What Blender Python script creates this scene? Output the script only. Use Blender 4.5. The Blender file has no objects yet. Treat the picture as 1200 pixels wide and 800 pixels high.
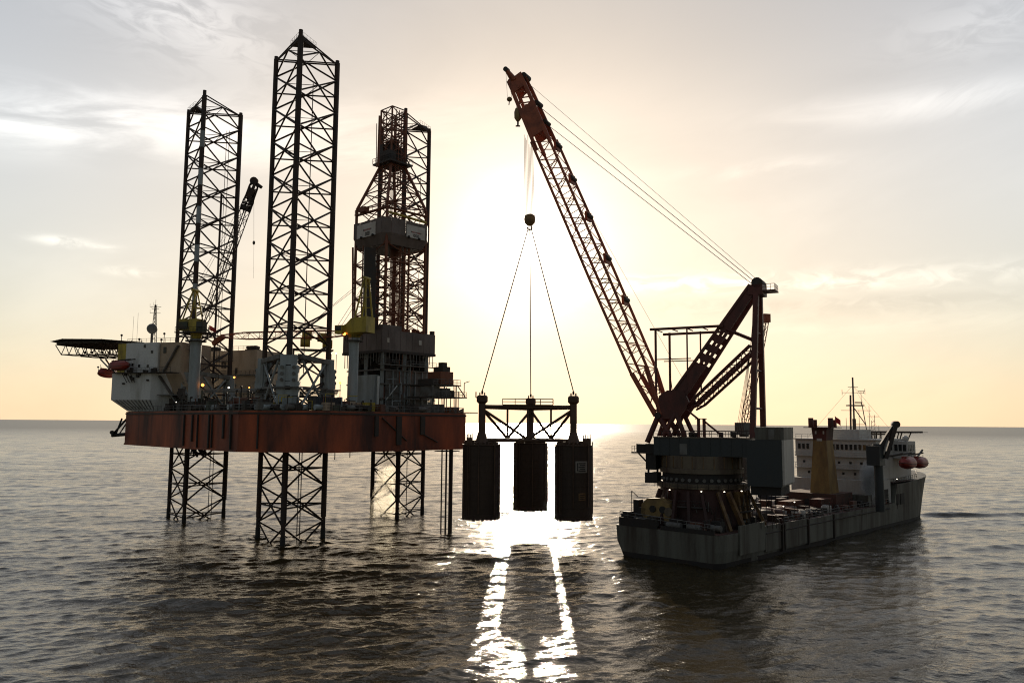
import bpy, bmesh, math, random
import numpy as np
from mathutils import Vector, Matrix

random.seed(7)
SC = bpy.context.scene
COL = SC.collection
R = math.radians

# ------------------------------------------------------------------ camera
CAM_H = 24.0
PITCH, ROLL = R(5.84), R(0.43)
FPX = 933.0                                   # focal length in photo pixels (1200 wide)
CAM_ROT = (Matrix.Rotation(math.pi / 2 + PITCH, 3, 'X') @ Matrix.Rotation(ROLL, 3, 'Z'))
cam_d = bpy.data.cameras.new('camera')
cam = bpy.data.objects.new('camera', cam_d)
COL.objects.link(cam)
cam.matrix_world = Matrix.Translation((0, 0, CAM_H)) @ CAM_ROT.to_4x4()
cam_d.sensor_width = 36.0
cam_d.lens = FPX / 1200 * 36.0
cam_d.clip_start = 0.5
cam_d.clip_end = 90000
SC.camera = cam

# ------------------------------------------------------------------ sun and sky
SUN_EL, SUN_AZ = R(12.9), R(1.35)              # azimuth measured from +Y towards +X
SUN_DIR = Vector((math.sin(SUN_AZ) * math.cos(SUN_EL), math.cos(SUN_AZ) * math.cos(SUN_EL), math.sin(SUN_EL)))
sun_d = bpy.data.lights.new('sun', 'SUN')
sun_d.energy = 5.0
sun_d.angle = R(0.55)
sun_d.color = (1.0, 0.84, 0.64)
sun = bpy.data.objects.new('sun', sun_d)
COL.objects.link(sun)
sun.rotation_euler = (-SUN_DIR).to_track_quat('-Z', 'Y').to_euler()

SC.view_settings.view_transform = 'Standard'
SC.view_settings.look = 'None'
SC.view_settings.exposure = 0.10
SC.view_settings.gamma = 1.0
SC.view_settings.use_curve_mapping = False
SC.cycles.use_denoising = True
SC.cycles.denoising_input_passes = 'RGB_ALBEDO_NORMAL'
SC.cycles.denoising_prefilter = 'NONE'
SC.cycles.pixel_filter_type = 'BLACKMAN_HARRIS'
SC.cycles.filter_width = 1.1
SC.cycles.max_bounces = 6
SC.cycles.volume_bounces = 0
SC.cycles.caustics_reflective = False
SC.cycles.caustics_refractive = False

world = bpy.data.worlds.new('World')
SC.world = world
world.use_nodes = True
wn, wl = world.node_tree.nodes, world.node_tree.links
wn.clear()


def wnode(t, **kw):
    n = wn.new(t)
    for k, v in kw.items():
        setattr(n, k, v)
    return n


def wmath(op, a, b=None, c=None, clamp=False):
    n = wn.new('ShaderNodeMath')
    n.operation = op
    n.use_clamp = clamp
    for i, v in enumerate((a, b, c)):
        if v is None:
            continue
        if isinstance(v, (int, float)):
            n.inputs[i].default_value = v
        else:
            wl.new(v, n.inputs[i])
    return n.outputs[0]


def wmix(fac, a, b, blend='MIX'):
    n = wn.new('ShaderNodeMix')
    n.data_type = 'RGBA'
    n.blend_type = blend
    for s, v in ((n.inputs['Factor'], fac), (n.inputs[6], a), (n.inputs[7], b)):
        if isinstance(v, (int, float)):
            s.default_value = v
        elif isinstance(v, tuple):
            s.default_value = v
        else:
            wl.new(v, s)
    return n.outputs[2]


sky = wnode('ShaderNodeTexSky', sky_type='NISHITA', sun_disc=False)
sky.sun_elevation = SUN_EL
sky.sun_rotation = SUN_AZ
sky.air_density = 1.0
sky.dust_density = 1.3
sky.ozone_density = 1.6
sky.altitude = 20
tc = wnode('ShaderNodeTexCoord')
direc = tc.outputs['Generated']
sep = wnode('ShaderNodeSeparateXYZ')
wl.new(direc, sep.inputs[0])
dz = wmath('MAXIMUM', sep.outputs['Z'], 0.012)
# angle to the sun: thin high cloud round the sun scatters its light forwards (the aureole)
vm = wnode('ShaderNodeVectorMath', operation='DOT_PRODUCT')
wl.new(direc, vm.inputs[0])
vm.inputs[1].default_value = SUN_DIR
cosg = vm.outputs['Value']
ang = wmath('ARCCOSINE', wmath('MINIMUM', cosg, 0.999999))
aure = wmath('ADD',
             wmath('MULTIPLY', wmath('EXPONENT', wmath('MULTIPLY', ang, -1 / R(2.0))), 48.0),
             wmath('MULTIPLY', wmath('EXPONENT', wmath('MULTIPLY', ang, -1 / R(7.0))), 3.4))
# clouds in view, each laid out by its own bearing and height: long streaks, wisps and a low bank
az_ = wmath('ARCTAN2', sep.outputs['X'], sep.outputs['Y'])
el_ = wmath('ARCSINE', wmath('MINIMUM', wmath('MAXIMUM', sep.outputs['Z'], -1.0), 1.0))


def sky_noise(sx, sy, rot, seed, detail, lo, hi, dist=0.6):
    cb = wnode('ShaderNodeCombineXYZ')
    wl.new(az_, cb.inputs[0])
    wl.new(el_, cb.inputs[1])
    cb.inputs[2].default_value = seed
    mp = wnode('ShaderNodeMapping')
    mp.inputs['Rotation'].default_value = (0, 0, rot)
    wl.new(cb.outputs[0], mp.inputs['Vector'])
    ms_ = wnode('ShaderNodeVectorMath', operation='MULTIPLY')
    wl.new(mp.outputs[0], ms_.inputs[0])
    ms_.inputs[1].default_value = (sx, sy, 1)
    nz = wnode('ShaderNodeTexNoise')
    nz.inputs['Scale'].default_value = 1.0
    nz.inputs['Detail'].default_value = detail
    nz.inputs['Roughness'].default_value = 0.58
    nz.inputs['Distortion'].default_value = dist
    wl.new(ms_.outputs[0], nz.inputs['Vector'])
    rp = wnode('ShaderNodeMapRange', interpolation_type='SMOOTHSTEP')
    wl.new(nz.outputs['Fac'], rp.inputs['Value'])
    rp.inputs['From Min'].default_value = lo
    rp.inputs['From Max'].default_value = hi
    return rp.outputs[0]


def patch(az0, el0, wa, we, tilt, power=2.0):
    u0, v0 = wmath('SUBTRACT', az_, R(az0)), wmath('SUBTRACT', el_, R(el0))
    c_, s_ = math.cos(R(tilt)), math.sin(R(tilt))
    u = wmath('ADD', wmath('MULTIPLY', u0, c_ / R(wa)), wmath('MULTIPLY', v0, s_ / R(wa)))
    v = wmath('SUBTRACT', wmath('MULTIPLY', v0, c_ / R(we)), wmath('MULTIPLY', u0, s_ / R(we)))
    q = wmath('ADD', wmath('MULTIPLY', u, u), wmath('MULTIPLY', v, v))
    return wmath('EXPONENT', wmath('MULTIPLY', q, -1.0))


streaks = sky_noise(5.0, 22.0, R(-8), 1.3, 6, 0.34, 0.66)
fluff = sky_noise(17.0, 46.0, R(4), 4.7, 7, 0.36, 0.62, 1.0)
broad = sky_noise(2.6, 6.0, R(-6), 9.1, 5, 0.30, 0.72)
billow = sky_noise(26.0, 60.0, 0.0, 12.4, 6, 0.35, 0.65, 0.8)
bright = wmath('MULTIPLY', broad, 0.10)
for msk, tex, k in ((patch(-27, 19.0, 19, 1.9, 6), streaks, 0.34), (patch(-33, 17.8, 7, 1.4, 12), streaks, 0.22), (patch(-24.5, 26.5, 7, 2.6, -14), fluff, 0.30),
                    (patch(28.5, 20.2, 8, 1.0, -2), streaks, 0.30), (patch(32, 24.0, 5, 1.6, 0), fluff, 0.14), (patch(17.5, 17.4, 5, 0.55, 0), streaks, 0.22),
                    (patch(-30, 11.1, 1.5, 0.3, 0), fluff, 0.35), (patch(-26, 9.6, 1.4, 0.28, 0), fluff, 0.28), (patch(-27.5, 11.0, 0.8, 0.2, 0), fluff, 0.3),
                    (patch(20, 9.6, 15, 0.75, -1.2), billow, 0.26), (patch(10, 9.9, 10, 0.5, -2), billow, 0.20), (patch(24, 6.6, 14, 0.7, 0), streaks, 0.14), (patch(-14, 18.5, 10, 1.4, 2), streaks, 0.16)):
    bright = wmath('ADD', bright, wmath('MULTIPLY', wmath('MULTIPLY', msk, tex), k * 1.35))
grey = 0.0
for msk, tex, k in ((patch(-30, 24.0, 11, 3.6, 4), broad, 0.16), (patch(-20, 14.6, 16, 2.2, 4), broad, 0.10), (patch(21, 8.2, 15, 0.9, -1), billow, 0.13), (patch(24, 27, 18, 5, 0), broad, 0.12), (patch(29, 22.3, 8, 1.3, 0), broad, 0.14)):
    grey = wmath('ADD', grey, wmath('MULTIPLY', wmath('MULTIPLY', msk, tex), k))
cl_fac = bright
# the clear sky behind a thin even veil of high cloud: the veil evens the sky's brightness out
hsv = wnode('ShaderNodeHueSaturation')
hsv.inputs['Saturation'].default_value = 0.60
wl.new(sky.outputs[0], hsv.inputs['Color'])
lum = wnode('ShaderNodeRGBToBW')
wl.new(hsv.outputs[0], lum.inputs[0])
even = wmath('MULTIPLY', wmath('POWER', wmath('MAXIMUM', lum.outputs[0], 0.01), -0.86), 8.6)
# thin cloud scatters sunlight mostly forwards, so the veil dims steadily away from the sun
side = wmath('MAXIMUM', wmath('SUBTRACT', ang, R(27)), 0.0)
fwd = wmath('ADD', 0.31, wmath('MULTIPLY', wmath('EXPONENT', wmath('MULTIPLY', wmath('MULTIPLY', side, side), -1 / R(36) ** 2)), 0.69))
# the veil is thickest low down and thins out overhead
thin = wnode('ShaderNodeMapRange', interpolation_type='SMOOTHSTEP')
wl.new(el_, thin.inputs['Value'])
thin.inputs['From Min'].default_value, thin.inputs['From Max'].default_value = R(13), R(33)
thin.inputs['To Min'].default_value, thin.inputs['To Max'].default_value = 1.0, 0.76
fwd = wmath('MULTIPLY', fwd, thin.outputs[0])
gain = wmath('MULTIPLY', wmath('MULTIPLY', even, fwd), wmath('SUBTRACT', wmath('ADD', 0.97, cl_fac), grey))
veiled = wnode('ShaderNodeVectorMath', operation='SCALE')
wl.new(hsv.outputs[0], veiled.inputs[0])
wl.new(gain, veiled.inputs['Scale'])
# the air is dusty low down, so the light is warmer towards the horizon
low = wmath('EXPONENT', wmath('MULTIPLY', wmath('MAXIMUM', el_, 0.0), -1 / R(11)))
tint = wmix(low, (1.06, 0.972, 0.88, 1), (1.085, 0.99, 0.865, 1))
tint = wmix(wmath('MULTIPLY', cl_fac, 0.9, clamp=True), tint, (1.10, 0.985, 0.85, 1))
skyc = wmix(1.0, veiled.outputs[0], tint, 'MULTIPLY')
warm = wnode('ShaderNodeVectorMath', operation='SCALE')
warm.inputs[0].default_value = (1.0, 0.90, 0.79)
wl.new(aure, warm.inputs['Scale'])
add1 = wnode('ShaderNodeVectorMath', operation='ADD')
wl.new(skyc, add1.inputs[0])
wl.new(warm.outputs[0], add1.inputs[1])
bg = wnode('ShaderNodeBackground')
bg.inputs['Strength'].default_value = 0.067
wl.new(add1.outputs[0], bg.inputs['Color'])
wo = wnode('ShaderNodeOutputWorld')
wl.new(bg.outputs[0], wo.inputs['Surface'])


# ------------------------------------------------------------------ the sea
def build_sea():
    rng = np.random.default_rng(11)
    fine = np.linspace(R(-37), R(37), 540)
    az = np.concatenate([np.linspace(R(-78), R(-37.4), 26), fine, np.linspace(R(37.4), R(78), 26)]).astype(np.float32)
    na = len(az)
    r = [30.0]
    while r[-1] < 60000:
        q = r[-1]
        r.append(q + (0.6 if q < 58 else max(0.17, 0.0022 * q) if q < 2200 else q * 0.08))
    r = np.array(r, np.float32)
    A, RR = np.meshgrid(az, r)
    X, Y = RR * np.sin(A), RR * np.cos(A)
    Z = np.zeros_like(X)
    DX, DY = np.zeros_like(X), np.zeros_like(X)
    step = (np.gradient(r)[:, None] * np.ones_like(X)).astype(np.float32)
    wind = R(-80)
    lam = np.geomspace(0.75, 24.0, 92)
    for L in lam:
        k = 2 * math.pi / L
        th = wind + rng.normal(0, 0.62 if L < 6 else 0.38)
        slope = (0.038 if L < 2.6 else 0.038 * (2.6 / L) ** 0.55) * rng.uniform(0.6, 1.35)
        amp = slope / k
        ph = rng.uniform(0, 6.283)
        kx, ky = np.float32(k * math.cos(th)), np.float32(k * math.sin(th))
        att = np.clip((L / step - 2.2) / 2.5, 0, 1)
        # groups: patches where this wave train is stronger
        g = 0.70 + 0.55 * np.sin(X * (kx * .10 + ky * .05) + Y * ky * 0.09 + ph * 3.1) * np.sin(Y * ky * 0.06 - X * ky * 0.045 + ph)
        arg = kx * X + ky * Y + np.float32(ph)
        a = (amp * att * g).astype(np.float32)
        sn = np.sin(arg)
        Z += a * np.cos(arg)
        DX -= 0.9 * a * math.cos(th) * sn
        DY -= 0.9 * a * math.sin(th) * sn
    # wash running off the ship's bow to the right
    bx, by = 111.0, 221.0
    u, v = X - bx, Y - by - 0.10 * (X - bx)
    wash = np.where(u > 0, np.exp(-(v / 1.5) ** 2) - 0.8 * np.exp(-((v + 3.2) / 1.9) ** 2), 0) * np.exp(-np.maximum(u, 0) / 30.0) * np.clip(u / 4, 0, 1)
    Z += (0.75 * wash).astype(np.float32)
    # slop thrown back by the legs standing in the sea
    for lx, ly in ((-78.2, 198.9), (-45.2, 164.9), (-29.4, 209.4)):
        for k_ in range(3):
            t_ = R(-82 + 120 * k_)
            d_ = np.hypot(X - lx - 7.6 * math.cos(t_), Y - ly - 7.6 * math.sin(t_))
            near_ = d_ < 9
            Z[near_] += (0.20 * np.exp(-d_[near_] / 2.6) * np.cos(d_[near_] * 3.6)).astype(np.float32)
    V = np.stack([X + DX, Y + DY, Z], -1).reshape(-1, 3)
    nr = len(r)
    i = np.arange(nr - 1)[:, None] * na + np.arange(na - 1)[None, :]
    Fq = np.stack([i, i + na, i + na + 1, i + 1], -1).reshape(-1, 4)[:, ::-1]
    me = bpy.data.meshes.new('sea')
    me.vertices.add(len(V))
    me.vertices.foreach_set('co', V.ravel().astype(np.float32))
    me.loops.add(Fq.size)
    me.loops.foreach_set('vertex_index', Fq.ravel().astype(np.int32))
    me.polygons.add(len(Fq))
    me.polygons.foreach_set('loop_start', (np.arange(len(Fq)) * 4).astype(np.int32))
    me.polygons.foreach_set('use_smooth', np.ones(len(Fq), bool))
    me.update(calc_edges=True)
    o = bpy.data.objects.new('sea', me)
    COL.objects.link(o)
    o['kind'] = 'structure'
    o['label'] = 'dark choppy sea reaching to the horizon with the low sun glittering on it'
    m = bpy.data.materials.new('sea_water')
    m.use_nodes = True
    nt = m.node_tree
    N, Lk = nt.nodes, nt.links
    b = N['Principled BSDF']
    b.inputs['Base Color'].default_value = (0.036, 0.026, 0.010, 1)
    b.inputs['IOR'].default_value = 1.333
    geo = N.new('ShaderNodeNewGeometry')

    def noise(scale, detail, rough, sx=1.0, sy=1.0, rot=0.0):
        mp = N.new('ShaderNodeMapping')
        mp.inputs['Scale'].default_value = (scale * sx, scale * sy, scale)
        mp.inputs['Rotation'].default_value = (0, 0, rot)
        Lk.new(geo.outputs['Position'], mp.inputs['Vector'])
        n = N.new('ShaderNodeTexNoise')
        n.inputs['Scale'].default_value = 1.0
        n.inputs['Detail'].default_value = detail
        n.inputs['Roughness'].default_value = rough
        Lk.new(mp.outputs[0], n.inputs['Vector'])
        return n.outputs['Fac']
    # waves too small for the mesh far out act as roughness
    vl = N.new('ShaderNodeVectorMath')
    vl.operation = 'LENGTH'
    Lk.new(geo.outputs['Position'], vl.inputs[0])
    rg = N.new('ShaderNodeMapRange')
    rg.inputs['From Min'].default_value, rg.inputs['From Max'].default_value = 160.0, 2600.0
    rg.inputs['To Min'].default_value, rg.inputs['To Max'].default_value = 0.09, 0.36
    Lk.new(vl.outputs['Value'], rg.inputs['Value'])
    Lk.new(rg.outputs[0], b.inputs['Roughness'])
    nrm = None
    gm = N.new('ShaderNodeMapRange')
    gm.inputs['From Min'].default_value, gm.inputs['From Max'].default_value = 0.35, 0.65
    gm.inputs['To Min'].default_value, gm.inputs['To Max'].default_value = 0.45, 1.0
    Lk.new(noise(0.02, 3, 0.55, 0.35, 1.0, R(12)), gm.inputs['Value'])
    gust = gm.outputs[0]
    for sc, det, ro, sx, rot, dist in ((1.0, 3, 0.6, 0.38, R(9), 0.15), (2.4, 3, 0.6, 0.5, R(-8), 0.10), (6.0, 2, 0.5, 0.6, R(14), 0.04)):
        bp = N.new('ShaderNodeBump')
        Lk.new(gust, bp.inputs['Strength'])
        bp.inputs['Distance'].default_value = dist
        Lk.new(noise(sc, det, ro, sx, 1.0, rot), bp.inputs['Height'])
        if nrm is not None:
            Lk.new(nrm, bp.inputs['Normal'])
        nrm = bp.outputs[0]
    Lk.new(nrm, b.inputs['Normal'])
    me.materials.append(m)
    return o


SEA = build_sea()


# ------------------------------------------------------------------ helpers
def at(px, py, depth):
    """The point at world Y = depth that stands at this place of the photograph (1200 x 800)."""
    d = CAM_ROT @ Vector(((px - 600) / FPX, -(py - 400) / FPX, -1))
    return Vector((0, 0, CAM_H)) + d * (depth / d.y)


def atz(px, z, depth):
    """Like at(), but for a given height; px is read where the point appears."""
    lo, hi = -400.0, 1400.0
    for _ in range(40):
        mid = (lo + hi) / 2
        if at(px, mid, depth).z > z:
            lo = mid
        else:
            hi = mid
    return at(px, lo, depth)


class Frame:
    def __init__(self, x, y, deg, z=0.0):
        self.o = Vector((x, y, z))
        self.a = R(deg)
        self.c, self.s = math.cos(self.a), math.sin(self.a)

    def __call__(self, x, y, z=0.0):
        return Vector((self.o.x + self.c * x - self.s * y, self.o.y + self.s * x + self.c * y, self.o.z + z))

    def inv(self, p):
        dx, dy = p.x - self.o.x, p.y - self.o.y
        return (self.c * dx + self.s * dy, -self.s * dx + self.c * dy, p.z - self.o.z)


MATS = {}


def mat(name, c1, c2=None, rough=0.6, metal=0.0, scale=0.35, streak=1.0, mix=(0.42, 0.66), bump=0.02, fine=4.0, emit=None):
    m = bpy.data.materials.new(name)
    m.use_nodes = True
    nt = m.node_tree
    N, L = nt.nodes, nt.links
    b = N['Principled BSDF']
    b.inputs['Metallic'].default_value = metal
    if emit:
        b.inputs['Base Color'].default_value = (*c1, 1)
        b.inputs['Emission Color'].default_value = (*c1, 1)
        b.inputs['Emission Strength'].default_value = emit
        MATS[name] = m
        return m
    c2 = c2 or tuple(v * 0.6 for v in c1)
    geo = N.new('ShaderNodeNewGeometry')
    mp = N.new('ShaderNodeMapping')
    mp.inputs['Scale'].default_value = (scale, scale, scale * streak)
    L.new(geo.outputs['Position'], mp.inputs['Vector'])
    nz = N.new('ShaderNodeTexNoise')
    nz.inputs['Scale'].default_value = 1.0
    nz.inputs['Detail'].default_value = 6
    nz.inputs['Roughness'].default_value = 0.62
    L.new(mp.outputs[0], nz.inputs['Vector'])
    mr = N.new('ShaderNodeMapRange')
    mr.inputs['From Min'].default_value, mr.inputs['From Max'].default_value = mix
    L.new(nz.outputs['Fac'], mr.inputs['Value'])
    mx = N.new('ShaderNodeMix')
    mx.data_type = 'RGBA'
    mx.inputs[6].default_value = (*c1, 1)
    mx.inputs[7].default_value = (*c2, 1)
    L.new(mr.outputs[0], mx.inputs['Factor'])
    nf = N.new('ShaderNodeTexNoise')
    nf.inputs['Scale'].default_value = fine
    nf.inputs['Detail'].default_value = 3
    L.new(geo.outputs['Position'], nf.inputs['Vector'])
    m2 = N.new('ShaderNodeMix')
    m2.data_type = 'RGBA'
    m2.blend_type = 'MULTIPLY'
    m2.inputs['Factor'].default_value = 0.35
    L.new(mx.outputs[2], m2.inputs[6])
    L.new(nf.outputs['Fac'], m2.inputs[7])
    L.new(m2.outputs[2], b.inputs['Base Color'])
    rr = N.new('ShaderNodeMapRange')
    rr.inputs['To Min'].default_value = max(0.05, rough - 0.12)
    rr.inputs['To Max'].default_value = min(1, rough + 0.15)
    L.new(nz.outputs['Fac'], rr.inputs['Value'])
    L.new(rr.outputs[0], b.inputs['Roughness'])
    if bump:
        bp = N.new('ShaderNodeBump')
        bp.inputs['Strength'].default_value = 0.5
        bp.inputs['Distance'].default_value = bump
        L.new(nf.outputs['Fac'], bp.inputs['Height'])
        L.new(bp.outputs[0], b.inputs['Normal'])
    MATS[name] = m
    return m


mat('leg_steel', (0.040, 0.030, 0.026), (0.075, 0.040, 0.026), 0.75)
mat('hull_red', (0.52, 0.11, 0.034), (0.07, 0.024, 0.016), 0.65, scale=0.16, streak=0.22, mix=(0.34, 0.64))
mat('deck_green', (0.07, 0.085, 0.06), (0.10, 0.07, 0.045), 0.8)
mat('white_paint', (0.70, 0.72, 0.71), (0.34, 0.33, 0.28), 0.55, scale=0.4, streak=0.2, mix=(0.5, 0.8))
mat('beige_paint', (0.50, 0.39, 0.28), (0.30, 0.22, 0.15), 0.6, scale=0.4, streak=0.25, mix=(0.45, 0.8))
mat('blue_grey', (0.36, 0.41, 0.43), (0.23, 0.25, 0.24), 0.55, scale=0.5, streak=0.2)
mat('grey_steel', (0.17, 0.17, 0.16), (0.10, 0.085, 0.07), 0.65, scale=0.6)
mat('dark_steel', (0.036, 0.032, 0.028), (0.06, 0.038, 0.026), 0.7, scale=0.6)
mat('derrick_steel', (0.20, 0.068, 0.036), (0.24, 0.09, 0.04), 0.7, scale=0.6)
mat('windwall', (0.19, 0.155, 0.14), (0.12, 0.095, 0.082), 0.7, scale=0.25, streak=0.4)
mat('yellow_paint', (0.52, 0.40, 0.05), (0.26, 0.20, 0.04), 0.55, scale=0.6, streak=0.4)
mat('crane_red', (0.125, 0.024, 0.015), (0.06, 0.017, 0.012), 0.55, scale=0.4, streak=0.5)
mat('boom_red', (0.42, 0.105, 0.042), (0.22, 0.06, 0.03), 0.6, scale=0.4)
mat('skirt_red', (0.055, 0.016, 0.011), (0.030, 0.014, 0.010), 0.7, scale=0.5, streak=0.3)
mat('house_blue', (0.020, 0.030, 0.036), (0.030, 0.034, 0.034), 0.5, scale=0.3, streak=0.3)
mat('ship_grey', (0.145, 0.145, 0.12), (0.045, 0.03, 0.02), 0.6, scale=0.45, streak=0.10, mix=(0.42, 0.68))
mat('boot_black', (0.018, 0.017, 0.016), (0.03, 0.02, 0.016), 0.7)
mat('ship_deck', (0.11, 0.045, 0.03), (0.06, 0.045, 0.035), 0.8)
mat('cream_ring', (0.15, 0.12, 0.08), (0.07, 0.042, 0.028), 0.6, scale=0.5, streak=0.15)
mat('funnel_ochre', (0.36, 0.22, 0.07), (0.16, 0.09, 0.035), 0.65, scale=0.5, streak=0.25)
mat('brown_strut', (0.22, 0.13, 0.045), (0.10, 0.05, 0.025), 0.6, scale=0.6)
mat('ship_white', (0.56, 0.54, 0.50), (0.36, 0.30, 0.24), 0.55, scale=0.35, streak=0.12, mix=(0.5, 0.85))
mat('glass', (0.012, 0.014, 0.016), (0.02, 0.02, 0.022), 0.08, bump=0)
mat('lifeboat_red', (0.34, 0.035, 0.022), (0.20, 0.03, 0.02), 0.45)
mat('bucket_brown', (0.048, 0.027, 0.015), (0.030, 0.017, 0.010), 0.7, scale=0.35, streak=0.15)
mat('frame_brown', (0.11, 0.06, 0.032), (0.06, 0.034, 0.02), 0.65)
mat('rope', (0.035, 0.026, 0.020), (0.05, 0.032, 0.022), 0.8)
mat('hook_yellow', (0.30, 0.20, 0.07), (0.14, 0.09, 0.04), 0.6)
mat('sign_white', (0.62, 0.60, 0.56), (0.5, 0.46, 0.4), 0.5)
mat('board_grey', (0.26, 0.24, 0.21), (0.2, 0.18, 0.15), 0.6)
mat('sign_black', (0.015, 0.014, 0.013), (0.02, 0.018, 0.016), 0.6)
mat('flag_red', (0.55, 0.03, 0.03), (0.42, 0.03, 0.03), 0.8)
mat('container_navy', (0.025, 0.035, 0.055), (0.05, 0.04, 0.035), 0.6)
mat('container_rust', (0.17, 0.06, 0.035), (0.08, 0.04, 0.03), 0.6)
mat('lamp_orange', (1.0, 0.30, 0.05), emit=5.0)
mat('lamp_white', (1.0, 0.88, 0.70), emit=3.5)
M = MATS

WLOC = {}                                     # world position of every Empty that parents something


def _link(o, parent):
    COL.objects.link(o)
    if parent is not None:
        o.parent = parent


def tag(o, label=None, cat=None, group=None, kind=None):
    for k, v in (('label', label), ('category', cat), ('group', group), ('kind', kind)):
        if v:
            o[k] = v
    return o


def thing(name, loc, label, cat, group=None):
    o = bpy.data.objects.new(name, None)
    o.empty_display_size = 0.5
    o.location = loc
    WLOC[o] = Vector(loc)
    COL.objects.link(o)
    return tag(o, label, cat, group)


def part(name, loc, parent, label=None):
    o = bpy.data.objects.new(name, None)
    o.empty_display_size = 0.3
    _link(o, parent)
    o.location = Vector(loc) - WLOC[parent]
    WLOC[o] = Vector(loc)
    if label:
        o['label'] = label
    return o


def place(o, mw, parent):
    """Put object o at world matrix mw below parent (parents carry translations only)."""
    off = WLOC.get(parent, Vector((0, 0, 0))) if parent is not None else Vector((0, 0, 0))
    o.matrix_basis = Matrix.Translation(-off) @ mw
    _link(o, parent)
    WLOC[o] = mw.to_translation()
    return o


def mesh_from(name, verts, faces, m, smooth=False):
    me = bpy.data.meshes.new(name)
    me.from_pydata([tuple(v) for v in verts], [], faces)
    me.materials.append(m)
    if smooth:
        me.polygons.foreach_set('use_smooth', [True] * len(me.polygons))
    me.update()
    return me


UNIT = {}


def unit(shape, mname):
    k = (shape, mname)
    if k in UNIT:
        return UNIT[k]
    V, Fc, sm = [], [], False
    if shape == 'box':
        V = [(x, y, z) for z in (0, 1) for y in (-.5, .5) for x in (-.5, .5)]
        Fc = [(0, 2, 3, 1), (4, 5, 7, 6), (0, 1, 5, 4), (2, 6, 7, 3), (0, 4, 6, 2), (1, 3, 7, 5)]
    elif shape.startswith('rod'):
        n = int(shape[3:])
        for z in (0, 1):
            V += [(math.cos(2 * math.pi * i / n), math.sin(2 * math.pi * i / n), z) for i in range(n)]
        Fc = [(i, (i + 1) % n, n + (i + 1) % n, n + i) for i in range(n)]
        Fc += [tuple(range(n))[::-1], tuple(range(n, 2 * n))]
    elif shape == 'ball':
        bm = bmesh.new()
        bmesh.ops.create_icosphere(bm, subdivisions=2, radius=1)
        V = [v.co.copy() for v in bm.verts]
        Fc = [tuple(v.index for v in f.verts) for f in bm.faces]
        bm.free()
        sm = True
    me = mesh_from(shape + '_' + mname, V, Fc, M[mname], sm)
    if shape.startswith('rod'):
        n = int(shape[3:])
        me.polygons.foreach_set('use_smooth', [i < n for i in range(len(me.polygons))])
    UNIT[k] = me
    return me


def align(p, q):
    d = q - p
    return d.to_track_quat('Z', 'Y').to_matrix().to_4x4(), d.length


def rod(name, p, q, r, mname, parent, sides=8, label=None):
    rot, ln = align(p, q)
    o = bpy.data.objects.new(name, unit('rod%d' % sides, mname))
    place(o, Matrix.Translation(p) @ rot @ Matrix.Diagonal((r, r, ln, 1)), parent)
    if label:
        o['label'] = label
    return o


def beam(name, p, q, w, h, mname, parent, up=Vector((0, 0, 1)), label=None):
    """A square bar from p to q, h measured across towards up."""
    z = (q - p).normalized()
    x = up.cross(z)
    if x.length < 1e-4:
        x = Vector((1, 0, 0))
    x.normalize()
    y = z.cross(x)
    rot = Matrix((x, y, z)).transposed().to_4x4()
    o = bpy.data.objects.new(name, unit('box', mname))
    place(o, Matrix.Translation(p) @ rot @ Matrix.Diagonal((w, h, (q - p).length, 1)), parent)
    if label:
        o['label'] = label
    return o


def box(name, F, x0, x1, y0, y1, z0, z1, mname, parent, label=None):
    o = bpy.data.objects.new(name, unit('box', mname))
    c = F((x0 + x1) / 2, (y0 + y1) / 2, z0)
    place(o, Matrix.Translation(c) @ Matrix.Rotation(F.a, 4, 'Z') @ Matrix.Diagonal((x1 - x0, y1 - y0, z1 - z0, 1)), parent)
    if label:
        o['label'] = label
    return o


def ball(name, c, r, mname, parent, sq=1.0, label=None):
    o = bpy.data.objects.new(name, unit('ball', mname))
    place(o, Matrix.Translation(c) @ Matrix.Diagonal((r, r, r * sq, 1)), parent)
    if label:
        o['label'] = label
    return o


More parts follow.
